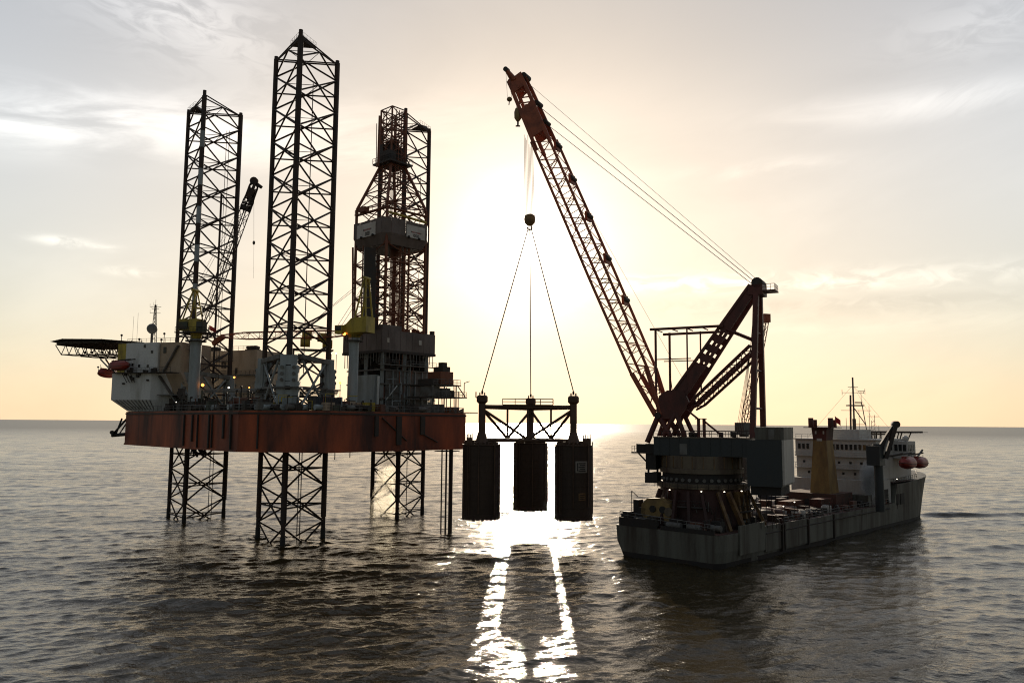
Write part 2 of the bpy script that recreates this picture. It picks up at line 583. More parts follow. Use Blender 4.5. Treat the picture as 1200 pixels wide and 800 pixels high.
class MB:
    """Collects shapes in world coordinates and links them as one mesh object."""

    def __init__(self):
        self.v, self.f = [], []

    def add(self, V, Fc):
        n = len(self.v)
        self.v += [Vector(v) for v in V]
        self.f += [tuple(i + n for i in f) for f in Fc]

    def rod(self, p, q, r, n=5, r2=None):
        r2 = r if r2 is None else r2
        rot, ln = align(p, q)
        V = []
        for z, rr in ((0, r), (ln, r2)):
            V += [p + rot.to_3x3() @ Vector((rr * math.cos(2 * math.pi * i / n), rr * math.sin(2 * math.pi * i / n), z)) for i in range(n)]
        self.add(V, [(i, (i + 1) % n, n + (i + 1) % n, n + i) for i in range(n)] + [tuple(range(n))[::-1], tuple(range(n, 2 * n))])

    def box(self, F, x0, x1, y0, y1, z0, z1):
        V = [F(x, y, z) for z in (z0, z1) for y in (y0, y1) for x in (x0, x1)]
        self.add(V, [(0, 2, 3, 1), (4, 5, 7, 6), (0, 1, 5, 4), (2, 6, 7, 3), (0, 4, 6, 2), (1, 3, 7, 5)])

    def prism(self, pts, z0, z1):
        n = len(pts)
        V = [(p[0], p[1], z0) for p in pts] + [(p[0], p[1], z1) for p in pts]
        self.add(V, [(i, (i + 1) % n, n + (i + 1) % n, n + i) for i in range(n)] + [tuple(range(n))[::-1], tuple(range(n, 2 * n))])

    def lathe(self, c, prof, n=32):
        V, Fc = [], []
        for (r, z) in prof:
            V += [Vector((c.x + r * math.cos(2 * math.pi * i / n), c.y + r * math.sin(2 * math.pi * i / n), c.z + z)) for i in range(n)]
        for k in range(len(prof) - 1):
            Fc += [(k * n + i, k * n + (i + 1) % n, (k + 1) * n + (i + 1) % n, (k + 1) * n + i) for i in range(n)]
        Fc += [tuple(range(n))[::-1], tuple(range((len(prof) - 1) * n, len(prof) * n))]
        self.add(V, Fc)

    def loft(self, rings, cap=True):
        n = len(rings[0])
        V, Fc = [], []
        for r in rings:
            V += list(r)
        for k in range(len(rings) - 1):
            Fc += [(k * n + i, k * n + (i + 1) % n, (k + 1) * n + (i + 1) % n, (k + 1) * n + i) for i in range(n)]
        if cap:
            Fc += [tuple(range(n))[::-1], tuple(range((len(rings) - 1) * n, len(rings) * n))]
        self.add(V, Fc)

    def railing(self, pts, h=1.1, gap=2.0, r=0.05):
        for a, b in zip(pts[:-1], pts[1:]):
            up = Vector((0, 0, h))
            ln = (b - a).length
            k = max(1, round(ln / gap))
            for i in range(k + 1):
                p = a.lerp(b, i / k)
                self.rod(p, p + up, r, 4)
            self.rod(a + up, b + up, r, 4)
            self.rod(a + up * 0.5, b + up * 0.5, r * 0.8, 4)

    def build(self, name, mname, parent=None, smooth=False, label=None, kind=None, origin=None):
        o0 = Vector(origin) if origin is not None else (WLOC[parent] if parent is not None else self.v[0])
        me = mesh_from(name, [v - o0 for v in self.v], self.f, M[mname], smooth)
        bm = bmesh.new()
        bm.from_mesh(me)
        bmesh.ops.recalc_face_normals(bm, faces=bm.faces[:])
        bm.to_mesh(me)
        bm.free()
        if smooth:
            me.set_sharp_from_angle(angle=R(35))
        o = bpy.data.objects.new(name, me)
        place(o, Matrix.Translation(o0), parent)
        if label:
            o['label'] = label
        if kind:
            o['kind'] = kind
        return o


def vv(*a):
    return Vector(a)


# ------------------------------------------------------------------ the jack-up drilling rig
DECK, KEEL = 26.0, 18.2
LEG_TOP, BAY, LEG_R = 103.6, 7.35, 7.6
NEAR_CHORD_DEG = -82.0


def water(px, py):
    """Point on the water seen at this pixel."""
    d = CAM_ROT @ Vector(((px - 600) / FPX, -(py - 400) / FPX, -1))
    return Vector((0, 0, CAM_H)) + d * (-CAM_H / d.z)


LEG_A = vv(-78.2, 198.9, 0)
LEG_B = vv(-45.2, 164.9, 0)
LEG_C = vv(-29.4, 209.4, 0)

rig = thing('jack_up_rig', (-50, 180, 0),
            'red-hulled jack-up drilling rig standing on three lattice legs above the sea', 'oil rig')

_at0 = at


def at(px, py, depth):                            # the rig's own survey distances run 3 % short
    return _at0(px, py, depth * 1.03)


# hull: a prism with chamfered corners, butted shell plating in panels
HULL = [(-92.9, 192.8), (-52.0, 152.4), (-34.0, 150.6), (-10.2, 178.2), (-13.2, 209.0), (-21.5, 228), (-41, 229), (-86.5, 212), (-96.2, 202)]
mb = MB()
mb.prism(HULL, KEEL, DECK)
hull = mb.build('hull', 'hull_red', rig, label='rust-streaked red hull with a dark patch towards the left')
mb = MB()
inner = [(x + (-50 - x) * 0.012, y + (186 - y) * 0.012) for x, y in HULL]
mb.prism(inner, DECK + 0.004, DECK + 0.10)
mb.build('deck', 'deck_green', rig)
# shell details: rubbing strakes, vertical fenders, keel strake
for z, hgt in ((DECK - 0.5, 0.35), (KEEL + 0.15, 0.4)):
    for k in range(4):
        a, b = HULL[k], HULL[(k + 1) % len(HULL)]
        beam('strake', vv(a[0], a[1], z), vv(b[0], b[1], z), 0.34, hgt, 'dark_steel' if z > 20 else 'hull_red', hull)


def edge_pt(k, t, z, out=0.0):
    a, b = Vector((*HULL[k], z)), Vector((*HULL[k + 1], z))
    d = (b - a).normalized()
    return a.lerp(b, t) + Vector((d.y, -d.x, 0)) * out


for k, t, w, z0, z1 in ((0, .585, .22, KEEL + .5, DECK - .8), (0, .655, .35, KEEL + 1.5, DECK - .8), (0, .70, .18, KEEL + .3, DECK - .8),
                        (0, .79, .42, KEEL + .3, DECK - .8), (0, .815, .16, KEEL + .5, DECK - .8), (0, .90, .5, KEEL + 2.4, DECK - .8), (0, .955, .2, KEEL + .4, DECK - .8),
                        (1, .22, .25, KEEL + .6, DECK - .8), (2, .30, .9, KEEL + 3.0, DECK - .8),
                        (2, .46, 1.3, KEEL + 1.2, DECK - .8), (2, .64, 1.2, KEEL + 3.2, DECK - .8)):
    a = edge_pt(k, t, z0, 0.16)
    beam('fender', a, vv(a.x, a.y, z1), w, 0.4, 'dark_steel', hull, up=Vector((HULL[k + 1][1] - HULL[k][1], HULL[k][0] - HULL[k + 1][0], 0)))
# diagonal pipes on the right-hand side
rod('pipe', edge_pt(2, .34, DECK - 1.2, .2), edge_pt(2, .52, KEEL + 2.0, .2), .13, 'dark_steel', hull)
rod('pipe', edge_pt(2, .64, DECK - 4.4, .2), edge_pt(2, .76, KEEL + 1.6, .2), .13, 'dark_steel', hull)
# pipe ends and hanging gear under the keel
for x, y, ln in ((-37, 156, 1.1), (-34, 155, 1.5), (-31.5, 157, 1.2), (-26, 165, 1.6), (-24, 167, 1.0)):
    rod('drain_pipe', vv(x, y, KEEL + .2), vv(x, y, KEEL - ln), .09, 'dark_steel', hull, 6)
mb = MB()
for k in range(26):
    c = at(232 + random.uniform(-8, 10), 528, 185 + random.uniform(-2, 2))
    c.z = KEEL + .1
    q = c + vv(random.uniform(-.8, .8), random.uniform(-.5, .5), -random.uniform(.6, 3.2))
    mb.rod(c, q, random.uniform(.06, .16), 5)
    if k % 4 == 0:
        mb.rod(q, q + vv(.3, 0, -.8), .42, 6, .18)
mb.build('hanging_gear', 'dark_steel', hull, label='tangle of hoses and pipes hanging under the hull')
mb = MB()
pts = [Vector((*p, DECK + .1)) for p in inner] + [Vector((*inner[0], DECK + .1))]
mb.railing(pts, 1.1, 2.2, .05)
mb.build('deck_railing', 'grey_steel', rig)


# ---- legs
def build_leg(c, label, plate_chord, pipes, LEG_TOP=LEG_TOP):
    lg = part('leg', c, rig, label)
    ch = [c + vv(LEG_R * math.cos(R(NEAR_CHORD_DEG + 120 * k)), LEG_R * math.sin(R(NEAR_CHORD_DEG + 120 * k)), 0) for k in range(3)]
    near, right, left = ch

    def on(p, z):
        return vv(p.x, p.y, z)
    for k, p in enumerate(ch):
        # each chord is a tube with a toothed rack plate on two sides
        rod('chord', on(p, -8), on(p, LEG_TOP + (0.9 if k == 0 else 0)), 0.44, 'leg_steel', lg, 10)
        rod('marine_growth', on(p, -3), on(p, 1.7 + .25 * k), .52, 'boot_black', lg, 10)
        d = (p - c).normalized()
        beam('rack', on(p, KEEL - 14.0), on(p, LEG_TOP - 0.4), 1.16, 0.15, 'leg_steel', lg, up=Vector((-d.y, d.x, 0)) if k else d)
    hb, db = 0.17, 0.20

    def hidden(z0, z1):
        return max(z0, z1) < -1.0 or (min(z0, z1) > KEEL + .4 and max(z0, z1) < DECK - .4)

    def br(nm, p, z0, q, z1, r):
        if not hidden(z0, z1):
            rod(nm, on(p, z0), on(q, z1), r, 'leg_steel', lg, 6)
    # every face: crossed diagonals between chord nodes, a horizontal through each crossing
    zh = LEG_TOP - 1.0
    first = True
    while zh > -8:
        n0, n1 = zh + BAY / 2, zh - BAY / 2
        for a, b in ((near, left), (near, right), (left, right)):
            br('horizontal_brace', a, zh, b, zh, hb)
            if first:
                m_ = a.lerp(b, .5)
                br('diagonal_brace', m_, zh, a, n1, db)
                br('diagonal_brace', m_, zh, b, n1, db)
            else:
                br('diagonal_brace', a, n0, b, n1, db)
                br('diagonal_brace', b, n0, a, n1, db)
        mids = [near.lerp(left, .5), near.lerp(right, .5), left.lerp(right, .5)]
        if zh > DECK + 6:
            for a, b in ((0, 1), (0, 2), (1, 2)):
                br('inner_brace', mids[a], zh, mids[b], zh, .07)
        first = False
        zh -= BAY
    # top: sloping top members and a triangular maintenance platform with a low rail
    for o in (left, right):
        rod('top_brace', on(near, LEG_TOP - .1), on(o, LEG_TOP - .9), .16, 'leg_steel', lg, 6)
    rod('top_brace', on(left, LEG_TOP - .6), on(right, LEG_TOP - .6), .15, 'leg_steel', lg, 6)
    tp = ch[plate_chord]
    o1, o2 = [ch[(plate_chord + s) % 3] for s in (1, 2)]
    tri = [tp.lerp(c, -.05), tp.lerp(o1, .40), tp.lerp(o2, .40)]
    mb = MB()
    mb.prism([(p.x, p.y) for p in tri], LEG_TOP - .75, LEG_TOP - .55)
    cone = vv(tp.x, tp.y, LEG_TOP + .55).lerp(vv(c.x, c.y, LEG_TOP + .55), .12)
    mb.add([on(p, LEG_TOP - .55) for p in tri] + [cone], [(0, 1, 3), (1, 2, 3), (2, 0, 3)])
    mb.build('top_platform', 'leg_steel', lg)
    mb = MB()
    mb.railing([on(p, LEG_TOP - .55) for p in tri] + [on(tri[0], LEG_TOP - .55)], 1.2, 1.2, .03)
    mb.build('platform_railing', 'leg_steel', lg)
    for dx, dy, z0, z1, r in pipes:
        rod('riser_pipe', c + vv(dx, dy, z0), c + vv(dx, dy, z1), r, 'leg_steel', lg, 6)
    return lg, ch


leg_a, CH_A = build_leg(LEG_A, 'lattice leg at the left with a pale stripe on its near chord', 2,
                        [(4.2, -1.0, -2, KEEL, .09), (4.9, -.8, -2, KEEL, .09), (4.6, -1, 34, 98, .07), (5.3, -1, 34, 98, .07), (3.2, 1.0, 30, 82, .28)], 105.0)
leg_b, CH_B = build_leg(LEG_B, 'black lattice leg nearest the camera', 0,
                        [(1.5, 1.0, -2, KEEL, .10), (2.0, 1.2, -2, KEEL, .10), (1.6, 1.5, 34, 97, .10)])
leg_c, CH_C = build_leg(LEG_C, 'far lattice leg behind the derrick', 1, [(2.2, 1, -2, KEEL, .1), (4.3, 1, 30, 90, .08)], 105.0)
# pale paint bands on the near chord of the left leg
for i in range(6):
    z = 95.5 - i * 9.6
    p = CH_A[0]
    rod('paint_band', vv(p.x, p.y, z - 4.2), vv(p.x, p.y, z), .52, 'blue_grey', leg_a, 10)


# ---- jack houses: one case per chord, tied by ring beams and crossed struts
def build_jack_house(c, ch, label, zt=37.2, big=1.0):
    jh = part('jack_house', vv(c.x, c.y, DECK), rig, label)
    outs = []
    for k, p in enumerate(ch):
        d = (p - c).normalized()
        F = Frame(p.x, p.y, math.degrees(math.atan2(d.y, d.x)) + 90)   # local -y points outwards
        outs.append((F, d))
        mb = MB()
        kx_ = 1.0 if k == 0 else .62
        for y0, y1, x, z0, z1 in ((-1.15, 1.2, 1.95, zt - 5.4, zt - 2.2), (-.95, 1.1, 1.6, zt - 2.2, zt - .1),
                                  (-1.2, 1.2, 2.2, zt - 6.4, zt - 5.3), (-1.1, 1.2, 2.1, DECK + .9, zt - 6.9)):
            x = x * kx_
            for s in (-1, 1):
                mb.box(F, s * .52, s * x, y0, y1, z0, z1)
            mb.box(F, -x * .95, x * .95, -1.05 if y0 < -1 else -.9, -.62, z0 + .1, z1 - .1)
        mb.build('jack_case', 'blue_grey', jh)
        for s in (-1, 1):
            for r_ in range(3):
                pz = zt - 2.6 - r_ * 1.25
                rod('drive_motor', F(s * 1.15 * kx_, -1.1, pz), F(s * 1.15 * kx_, -1.5, pz), .36, 'grey_steel', jh, 8)
        box('case_ledge', F, -2.7, 2.7, -1.8, 1.4, zt - 6.75, zt - 6.5, 'grey_steel', jh)
        box('base_plinth', F, -2.6, 2.6, -1.6, 1.6, DECK + .1, DECK + .9, 'grey_steel', jh)
    for a, b in ((0, 1), (0, 2), (1, 2)):
        pa, pb = ch[a], ch[b]
        d = (pb - pa).normalized()
        out = Vector((d.y, -d.x, 0))
        if (pa.lerp(pb, .5) - c).dot(out) < 0:
            out = -out
        a0, b0 = pa + d * 1.9 + out * .9, pb - d * 1.2 + out * .9
        up = lambda p, z: vv(p.x, p.y, z)
        beam('ring_beam', up(a0, zt - .2), up(b0, zt - .8), .7, .9, 'grey_steel', jh)
        beam('ring_beam', up(a0, zt - 6.4), up(b0, zt - 6.4), .4, .4, 'grey_steel', jh)
        m0 = a0.lerp(b0, .12)
        m1 = a0.lerp(b0, .88)
        rod('cross_strut', up(m0, zt - 1.0), up(m1, DECK + 1.2), .24, 'blue_grey', jh, 8)
        rod('cross_strut', up(m1, zt - 1.3), up(m0, DECK + 1.2), .24, 'blue_grey', jh, 8)
        beam('post', up(b0, DECK + .1), up(b0, zt - .4), .55, .55, 'blue_grey', jh)
    return jh


build_jack_house(LEG_B, CH_B, 'blue-grey jack house round the nearest leg')
build_jack_house(LEG_A, CH_A, 'jack house round the left leg', 35.6)
build_jack_house(LEG_C, CH_C, 'jack house round the far leg', 36.4)

# ---- accommodation block at the left end
acc = part('accommodation_block', at(160, 480, 188), rig, 'white stepped accommodation block with a slanting underside')
FA = Frame(*at(131, 450, 186.6).xy, -17.0)      # x runs along the front towards the right, y runs back
ZR = at(180, 402.5, 188).z                       # roof
ZB = at(140, 438, 187).z
ZC = at(140, 468.5, 187).z
mb = MB()
w1 = 11.4
ring = [(0, 0), (w1, 0), (w1 + 3.2, 3.5), (w1 + 3.2, 15), (0, 15)]
low = [(3.6, 1.6), (w1 + .5, 1.6), (w1 + 2.6, 3.6), (w1 + 2.6, 14.5), (3.6, 14.5)]
mb.loft([[FA(x, y, DECK + .15) for x, y in low], [FA(x, y, ZC) for x, y in ring], [FA(x, y, ZB) for x, y in ring]])
mb.build('lower_storeys', 'white_paint', acc, label='overhanging lower storeys with a slanting underside')
for i in range(10):
    x = 1.2 + i * 1.1
    rod('underside_rib', FA(x * .75 + 3.2, 1.35, DECK + .6), FA(x + .3, -.06, ZC - .05), .13, 'grey_steel', acc, 6)
box('upper_storeys', FA, 2.2, w1 + .3, 1.6, 13, ZB + .02, ZR, 'white_paint', acc)
mb = MB()
ux0, ux1 = w1 + .34, w1 + 6.4
mb.loft([[FA(x, y, ZC + 1.2) for x, y in ((ux0 + 3.4, 4.0), (ux1 + 2, 4.0), (ux1 + 2, 13), (ux0 + 3.4, 13))],
         [FA(x, y, ZB + .4) for x, y in ((ux0, 2.2), (ux1, 2.2), (ux1, 13), (ux0, 13))],
         [FA(x, y, ZR) for x, y in ((ux0, 2.2), (ux1, 2.2), (ux1, 13), (ux0, 13))]])
mb.build('side_wing', 'beige_paint', acc, label='beige wing with a dark doorway and stair')
box('doorway', FA, ux0 + 1.0, ux0 + 1.75, 2.05, 2.22, ZR - 2.6, ZR - 1.1, 'glass', acc)
box('walkway', FA, 1.0, ux1 + .2, -1.2, 1.55, ZB + .03, ZB + .2, 'dark_steel', acc)
mb = MB()
mb.railing([FA(1.0, -1.15, ZB + .2), FA(ux1, -1.15, ZB + .2)], 1.1, 1.2, .045)
mb.railing([FA(2.3, 1.7, ZR), FA(ux1 - .1, 1.7, ZR)], 1.0, 1.4, .035)
mb.build('walkway_railing', 'dark_steel', acc)
for x, z in ((3.2, ZB + 1.9), (4.1, ZB + 1.9), (7.4, ZR - 1.2), (9.6, ZR - 2.6), (6.1, ZB + 1.6), (8.6, ZB + 1.5)):
    wdw = box('window', FA, x, x + .55, 1.50, 1.62, z, z + .7, 'grey_steel', acc)
    box('pane', FA, x + .07, x + .48, 1.46, 1.505, z + .08, z + .62, 'glass', acc)
beam('stair', FA(ux1 - .6, 1.9, ZR - .8), FA(ux0 + 1.6, 1.9, ZB + .5), .9, .3, 'grey_steel', acc)
beam('stair', FA(ux0 + 1.0, 1.2, ZB - .6), FA(ux1 + .6, 1.2, ZC - 1.0), .9, .3, 'grey_steel', acc)
mb = MB()
for k in range(16):
    x = random.uniform(2.5, ux0 + 1.0)
    z = random.choice((ZB + .25, ZB + .25, ZB - random.uniform(.5, 3)))
    y = random.uniform(-.9, .6) if z > ZB else -.5
    s = random.uniform(.25, .7)
    mb.box(FA, x, x + s, y, y + .5, z, z + s * random.uniform(.8, 1.8))
for x in (3.8, 4.6, 5.4, 6.2):
    mb.rod(FA(x, -1.0, ZB), FA(x + .9, -.3, ZB - 2.2), .09)
mb.build('davit_gear', 'dark_steel', acc)
# dark machinery recess right of the lower storeys
mb = MB()
for k in range(26):
    x, y = random.uniform(w1 + 2.6, w1 + 9), random.uniform(-.5, 5.0)
    w, h = random.uniform(.5, 1.7), random.uniform(.5, 2.3)
    z = DECK + .12 + random.choice((0, 0, 1.6, 3.2))
    mb.box(FA, x, x + w, y, y + .9, z, z + h)
mb.build('machinery', 'dark_steel', acc)
box('machinery_deck', FA, w1 + 1.6, w1 + 8.6, .4, 6, DECK + 3.9, DECK + 4.1, 'grey_steel', acc)

# roof mast with satellite dome
mst = part('roof_mast', at(180, 402, 193), rig, 'roof mast with a dark satellite dome')
b0 = at(180, 402, 193)
mb = MB()
for dx in (-.5, .5):
    for dy in (-.5, .5):
        mb.rod(b0 + vv(dx, dy, 0), b0 + vv(dx * .25, dy * .25, 9.6), .08)
for k in range(9):
    z = k * 1.05 + .5
    s = .5 * (1 - .075 * k)
    mb.rod(b0 + vv(-s, -s, z), b0 + vv(s, -s, z + .9), .05)
    mb.rod(b0 + vv(s, s, z), b0 + vv(-s, s, z + .9), .05)
for z, w in ((9.6, .5), (8.7, .9), (7.6, 1.3), (9.2, 1.4)):
    mb.rod(b0 + vv(-w, 0, z), b0 + vv(w, .1, z), .05)
    mb.rod(b0 + vv(-w, 0, z), b0 + vv(-w, 0, z + .8), .03)
mb.rod(b0 + vv(0, 0, 9.6), b0 + vv(0, 0, 11.0), .04)
mb.build('lattice', 'dark_steel', mst)
ball('dome', b0 + vv(0, -1.2, 3.5), 1.32, 'grey_steel', mst)
rod('dome_post', b0 + vv(0, -1.2, -.1), b0 + vv(0, -1.2, 2.4), .3, 'grey_steel', mst)
for px, h in ((192, 2.6), (151, 1.0), (154, .9), (163, 1.2), (166, 1.0), (189, 1.1), (142, 2.2), (155, 7.0), (160, 7.8)):
    b = at(px, 403, 192)
    o = rod('antenna', b, b + vv(0, 0, h), .03 if h > 4 else .09, 'dark_steel', mst, 6)
    if 1 < h < 4:
        ball('beacon', b + vv(0, 0, h), .3, 'dark_steel', mst)

# ---- helideck
hel = part('helideck', at(113, 402, 198), rig, 'dark octagonal helideck on a truss at the far left')
hc = at(124, 402, 200)
HZ = hc.z
oct_ = [(hc.x + 11.2 * math.cos(R(22.5 + 45 * k)), hc.y + 11.2 * math.sin(R(22.5 + 45 * k))) for k in range(8)]
mb = MB()
mb.prism(oct_, HZ - .75, HZ)
mb.build('landing_deck', 'boot_black', hel)
mb = MB()
o2_ = [(hc.x + 12.6 * math.cos(R(22.5 + 45 * k)), hc.y + 12.6 * math.sin(R(22.5 + 45 * k))) for k in range(8)]
for k in range(8):
    a, b = oct_[k], oct_[(k + 1) % 8]
    c_, d_ = o2_[(k + 1) % 8], o2_[k]
    mb.add([(a[0], a[1], HZ - .35), (b[0], b[1], HZ - .35), (c_[0], c_[1], HZ - .1), (d_[0], d_[1], HZ - .1)], [(0, 1, 2, 3)])
    for t in (0, .25, .5, .75):
        p = Vector((*a, HZ - .4)).lerp(Vector((*b, HZ - .4)), t)
        q = Vector((*d_, HZ - .1)).lerp(Vector((*c_, HZ - .1)), t)
        mb.rod(p, q, .07)
mb.build('safety_net', 'boot_black', hel)
FH = Frame(hc.x, hc.y, -20)
tz0, tz1 = HZ - .8, HZ - 3.3
for y in (-6, 0, 6):
    a, b = FH(-9, y, tz1), FH(14, y, tz1)
    rod('truss_chord', FH(-8.2, y, tz1), FH(13, y, tz1 - .6), .16, 'leg_steel', hel, 6)
    for i in range(8):
        x = -8.2 + i * 2.6
        rod('truss_web', FH(x, y, tz1), FH(x + 1.3, y, tz0), .10, 'leg_steel', hel, 5)
        rod('truss_web', FH(x + 1.3, y, tz0), FH(x + 2.6, y, tz1), .10, 'leg_steel', hel, 5)
    rod('truss_web', FH(-10.4, y, tz0), FH(-8.2, y, tz1), .12, 'leg_steel', hel, 5)
for i in range(8):
    x = -8.2 + i * 2.8
    rod('cross_beam', FH(x, -7.5, tz0 - .1), FH(x, 7.5, tz0 - .1), .18, 'leg_steel', hel, 6)
    rod('cross_beam', FH(x, -6, tz1), FH(x, 6, tz1), .10, 'leg_steel', hel, 5)
rod('support_strut', at(118, 421, 196), at(133, 437, 192), .2, 'white_paint', hel)
rod('support_strut', at(124, 421, 192), at(137, 440, 189), .2, 'dark_steel', hel)
for px in (100, 108, 120, 128):
    a = at(px, 413, 196)
    ball('floodlight', a, .35, 'dark_steel', hel)
box('stair_tower', FA, -.6, 2.0, 2.0, 6.0, ZB + .3, ZR - .1, 'yellow_paint', hel)
rod('nav_platform', at(114, 437.5, 192), at(122, 437.5, 192), .1, 'dark_steel', hel, 5)
rod('nav_mast', at(115.5, 437.5, 192), at(115, 430, 192), .07, 'dark_steel', hel, 5)
rod('nav_mast', at(118, 437.5, 192), at(118, 427, 192), .05, 'dark_steel', hel, 5)
ball('nav_lamp', at(115, 430, 192), .24, 'dark_steel', hel)

# ---- beige living quarters behind the left leg
qb = part('rear_quarters', at(270, 450, 206), rig, 'beige quarters behind the left leg with a row of dark tanks on top')
p0, p1 = at(231, 412, 207), at(301, 412, 200)
FQ = Frame(p0.x, p0.y, math.degrees(math.atan2(p1.y - p0.y, p1.x - p0.x)))
QW = (p1 - p0).length
QZ = p0.z
box('wall', FQ, 0, QW, 0, 9, DECK + .1, QZ, 'beige_paint', qb)
box('gallery', FQ, -.2, QW * .62, -1.0, -.02, QZ - 2.9, QZ - 2.7, 'grey_steel', qb)
box('lower_gallery', FQ, -.2, QW + .4, -1.0, -.02, QZ - 6.6, QZ - 6.4, 'grey_steel', qb)
mb = MB()
mb.railing([FQ(0, -.95, QZ - 2.7), FQ(QW * .62, -.95, QZ - 2.7)], 1.0, 1.3, .04)
mb.railing([FQ(0, -.95, QZ - 6.4), FQ(QW, -.95, QZ - 6.4)], 1.0, 1.3, .04)
mb.railing([FQ(0, .1, QZ), FQ(QW, .1, QZ)], 1.1, 1.5, .04)
mb.build('gallery_railing', 'dark_steel', qb)
for i in range(5):
    box('window', FQ, 1.0 + i * 1.5, 1.5 + i * 1.5, -.06, .02, QZ - 1.9, QZ - 1.2, 'glass', qb)
for i, x in enumerate((1.4, 8.4, 9.3, 13.0)):
    box('door', FQ, x, x + .7, -.07, .02, QZ - (4.6 if i < 3 else 6.2), QZ - (2.95 if i < 3 else 4.6), 'dark_steel', qb)
for i in range(9):
    x = .8 + i * .95 if i < 6 else QW - 3.6 + (i - 6) * 1.1
    rod('tank', FQ(x, .6, QZ + .75), FQ(x, 2.4, QZ + .75), .46, 'dark_steel', qb, 10)
box('tank_rack', FQ, .2, 6.4, .5, 2.6, QZ + .02, QZ + .3, 'dark_steel', qb)
box('tank_rack', FQ, QW - 4.3, QW - .8, .5, 2.6, QZ + .02, QZ + .3, 'dark_steel', qb)

# ---- drilling package: substructure, drill floor with wind walls, derrick
FD = Frame(*at(448, 400, 173).xy, 47.0)          # x recedes to the right, y recedes to the left
dd = part('substructure', FD(7, 7, DECK), rig, 'grey substructure of beams and panels under the drill floor')
ZF0, ZF1 = at(448, 409.5, 173).z, at(448, 386, 173).z
for x in (.9, 7.2, 14.0):
    for y in (.9, 7, 13):
        beam('column', FD(x, y, DECK + .1), FD(x, y, ZF0 - .02), .8, .8, 'blue_grey', dd)
box('front_panel', FD, -.6, .6, 1.6, 12.0, DECK + .1, DECK + 8.6, 'blue_grey', dd, 'pale grey panel left of the corner post')
box('side_panel', FD, 1.6, 13.4, .55, .75, DECK + .1, DECK + 9.6, 'grey_steel', dd)
for x in (3.4, 5.6, 7.8, 10, 12.2):
    box('side_stiffener', FD, x, x + .22, .25, .55, DECK + .1, DECK + 9.6, 'blue_grey', dd)
for z in (DECK + 3.2, DECK + 6.4, DECK + 9.6):
    box('cross_beam', FD, .2, 14.4, .1, .55, z, z + .3, 'grey_steel', dd)
    box('cross_beam', FD, .1, .55, .6, 13.4, z, z + .3, 'grey_steel', dd)
box('rear_panel', FD, .8, 14.6, 13.5, 13.7, DECK + .1, ZF0 - .7, 'grey_steel', dd)
box('rear_panel', FD, 14.6, 14.8, 1.2, 13.4, DECK + .1, ZF0 - .7, 'grey_steel', dd)
box('inner_bulkhead', FD, 5.0, 5.2, 3.0, 13.4, DECK + .1, ZF0 - 2.2, 'dark_steel', dd)
for x, y in ((-.75, .1), (14.9, .0)):
    rod('white_post', FD(x, y, DECK + .1), FD(x, y, DECK + 8.2), .28, 'white_paint', dd)
rod('brace', FD(1.4, -.1, DECK + 3), FD(4.4, -.1, DECK + 6.2), .14, 'white_paint', dd, 6)
box('landing', FD, .2, 6.2, -.7, -.05, DECK + 1.5, DECK + 1.7, 'grey_steel', dd)
for k in range(16):
    x = -.2 + k * 1.0
    h = random.uniform(1.4, 4.2)
    rod('hanging_pipe', FD(x, -.35, ZF0 - h), FD(x, -.35, ZF0 + .05), .09, 'grey_steel', dd, 6)
for k in range(14):
    y = .6 + k
    h = random.uniform(1.2, 3.8)
    rod('hanging_pipe', FD(-.35, y, ZF0 - h), FD(-.35, y, ZF0 + .05), .09, 'grey_steel', dd, 6)
mb = MB()
for k in range(60):
    x, y = random.uniform(.8, 14), random.uniform(.8, 13)
    w, h = random.uniform(.5, 2.2), random.uniform(.4, 1.8)
    z = ZF0 - random.uniform(1.4, 5.6)
    mb.box(FD, x, x + w, y, y + random.uniform(.4, 1.6), z, z + h)
mb.build('blowout_gear', 'dark_steel', dd)
box('catwalk', FD, -1.0, 15.6, -.9, -.02, ZF0 - 3.4, ZF0 - 3.2, 'grey_steel', dd)
mb = MB()
mb.railing([FD(-1, -.85, ZF0 - 3.2), FD(15.6, -.85, ZF0 - 3.2)], 1.0, 1.3, .04)
mb.railing([FD(.2, -.6, DECK + 1.7), FD(6.2, -.6, DECK + 1.7)], 1.0, 1.3, .04)
mb.build('catwalk_railing', 'grey_steel', dd)

fl = part('drill_floor', FD(7, 7, ZF0), rig, 'dark grey wind-walled drill floor')
box('floor_plate', FD, -.5, 15.6, -.5, 14.6, ZF0 - .6, ZF0 - .02, 'dark_steel', fl)
npx = 9
for k in range(npx):                              # wind wall in upright panels, right side
    a, b = -.4 + k * 15.8 / npx, -.4 + (k + 1) * 15.8 / npx - .05
    box('wall_panel', FD, a, b, -.45 - (k % 2) * .03, -.27, ZF0, ZF1 - (0 if k % 3 else .06), 'windwall', fl)
for k in range(8):
    a, b = -.2 + k * 14.6 / 8, -.2 + (k + 1) * 14.6 / 8 - .05
    box('wall_panel', FD, -.45 - (k % 2) * .03, -.27, a, b, ZF0, ZF1 - (0 if k % 3 else .05), 'windwall', fl)
box('rear_wall', FD, 15.45, 15.6, -.2, 14.5, ZF0, ZF1 - .1, 'windwall', fl)
box('rear_wall', FD, -.2, 15.4, 14.45, 14.6, ZF0, ZF1 - .1, 'windwall', fl)
box('driller_cabin', FD, .5, 6.0, .6, 5.0, ZF1 - 2.0, ZF1 + 1.3, 'windwall', fl)
box('vent_box', FD, 14.5, 15.4, -.2, .6, ZF1, ZF1 + .9, 'dark_steel', fl)
box('cabin_window', FD, 1.0, 1.6, -.54, -.42, ZF0 + 1.7, ZF0 + 2.7, 'sign_white', fl)
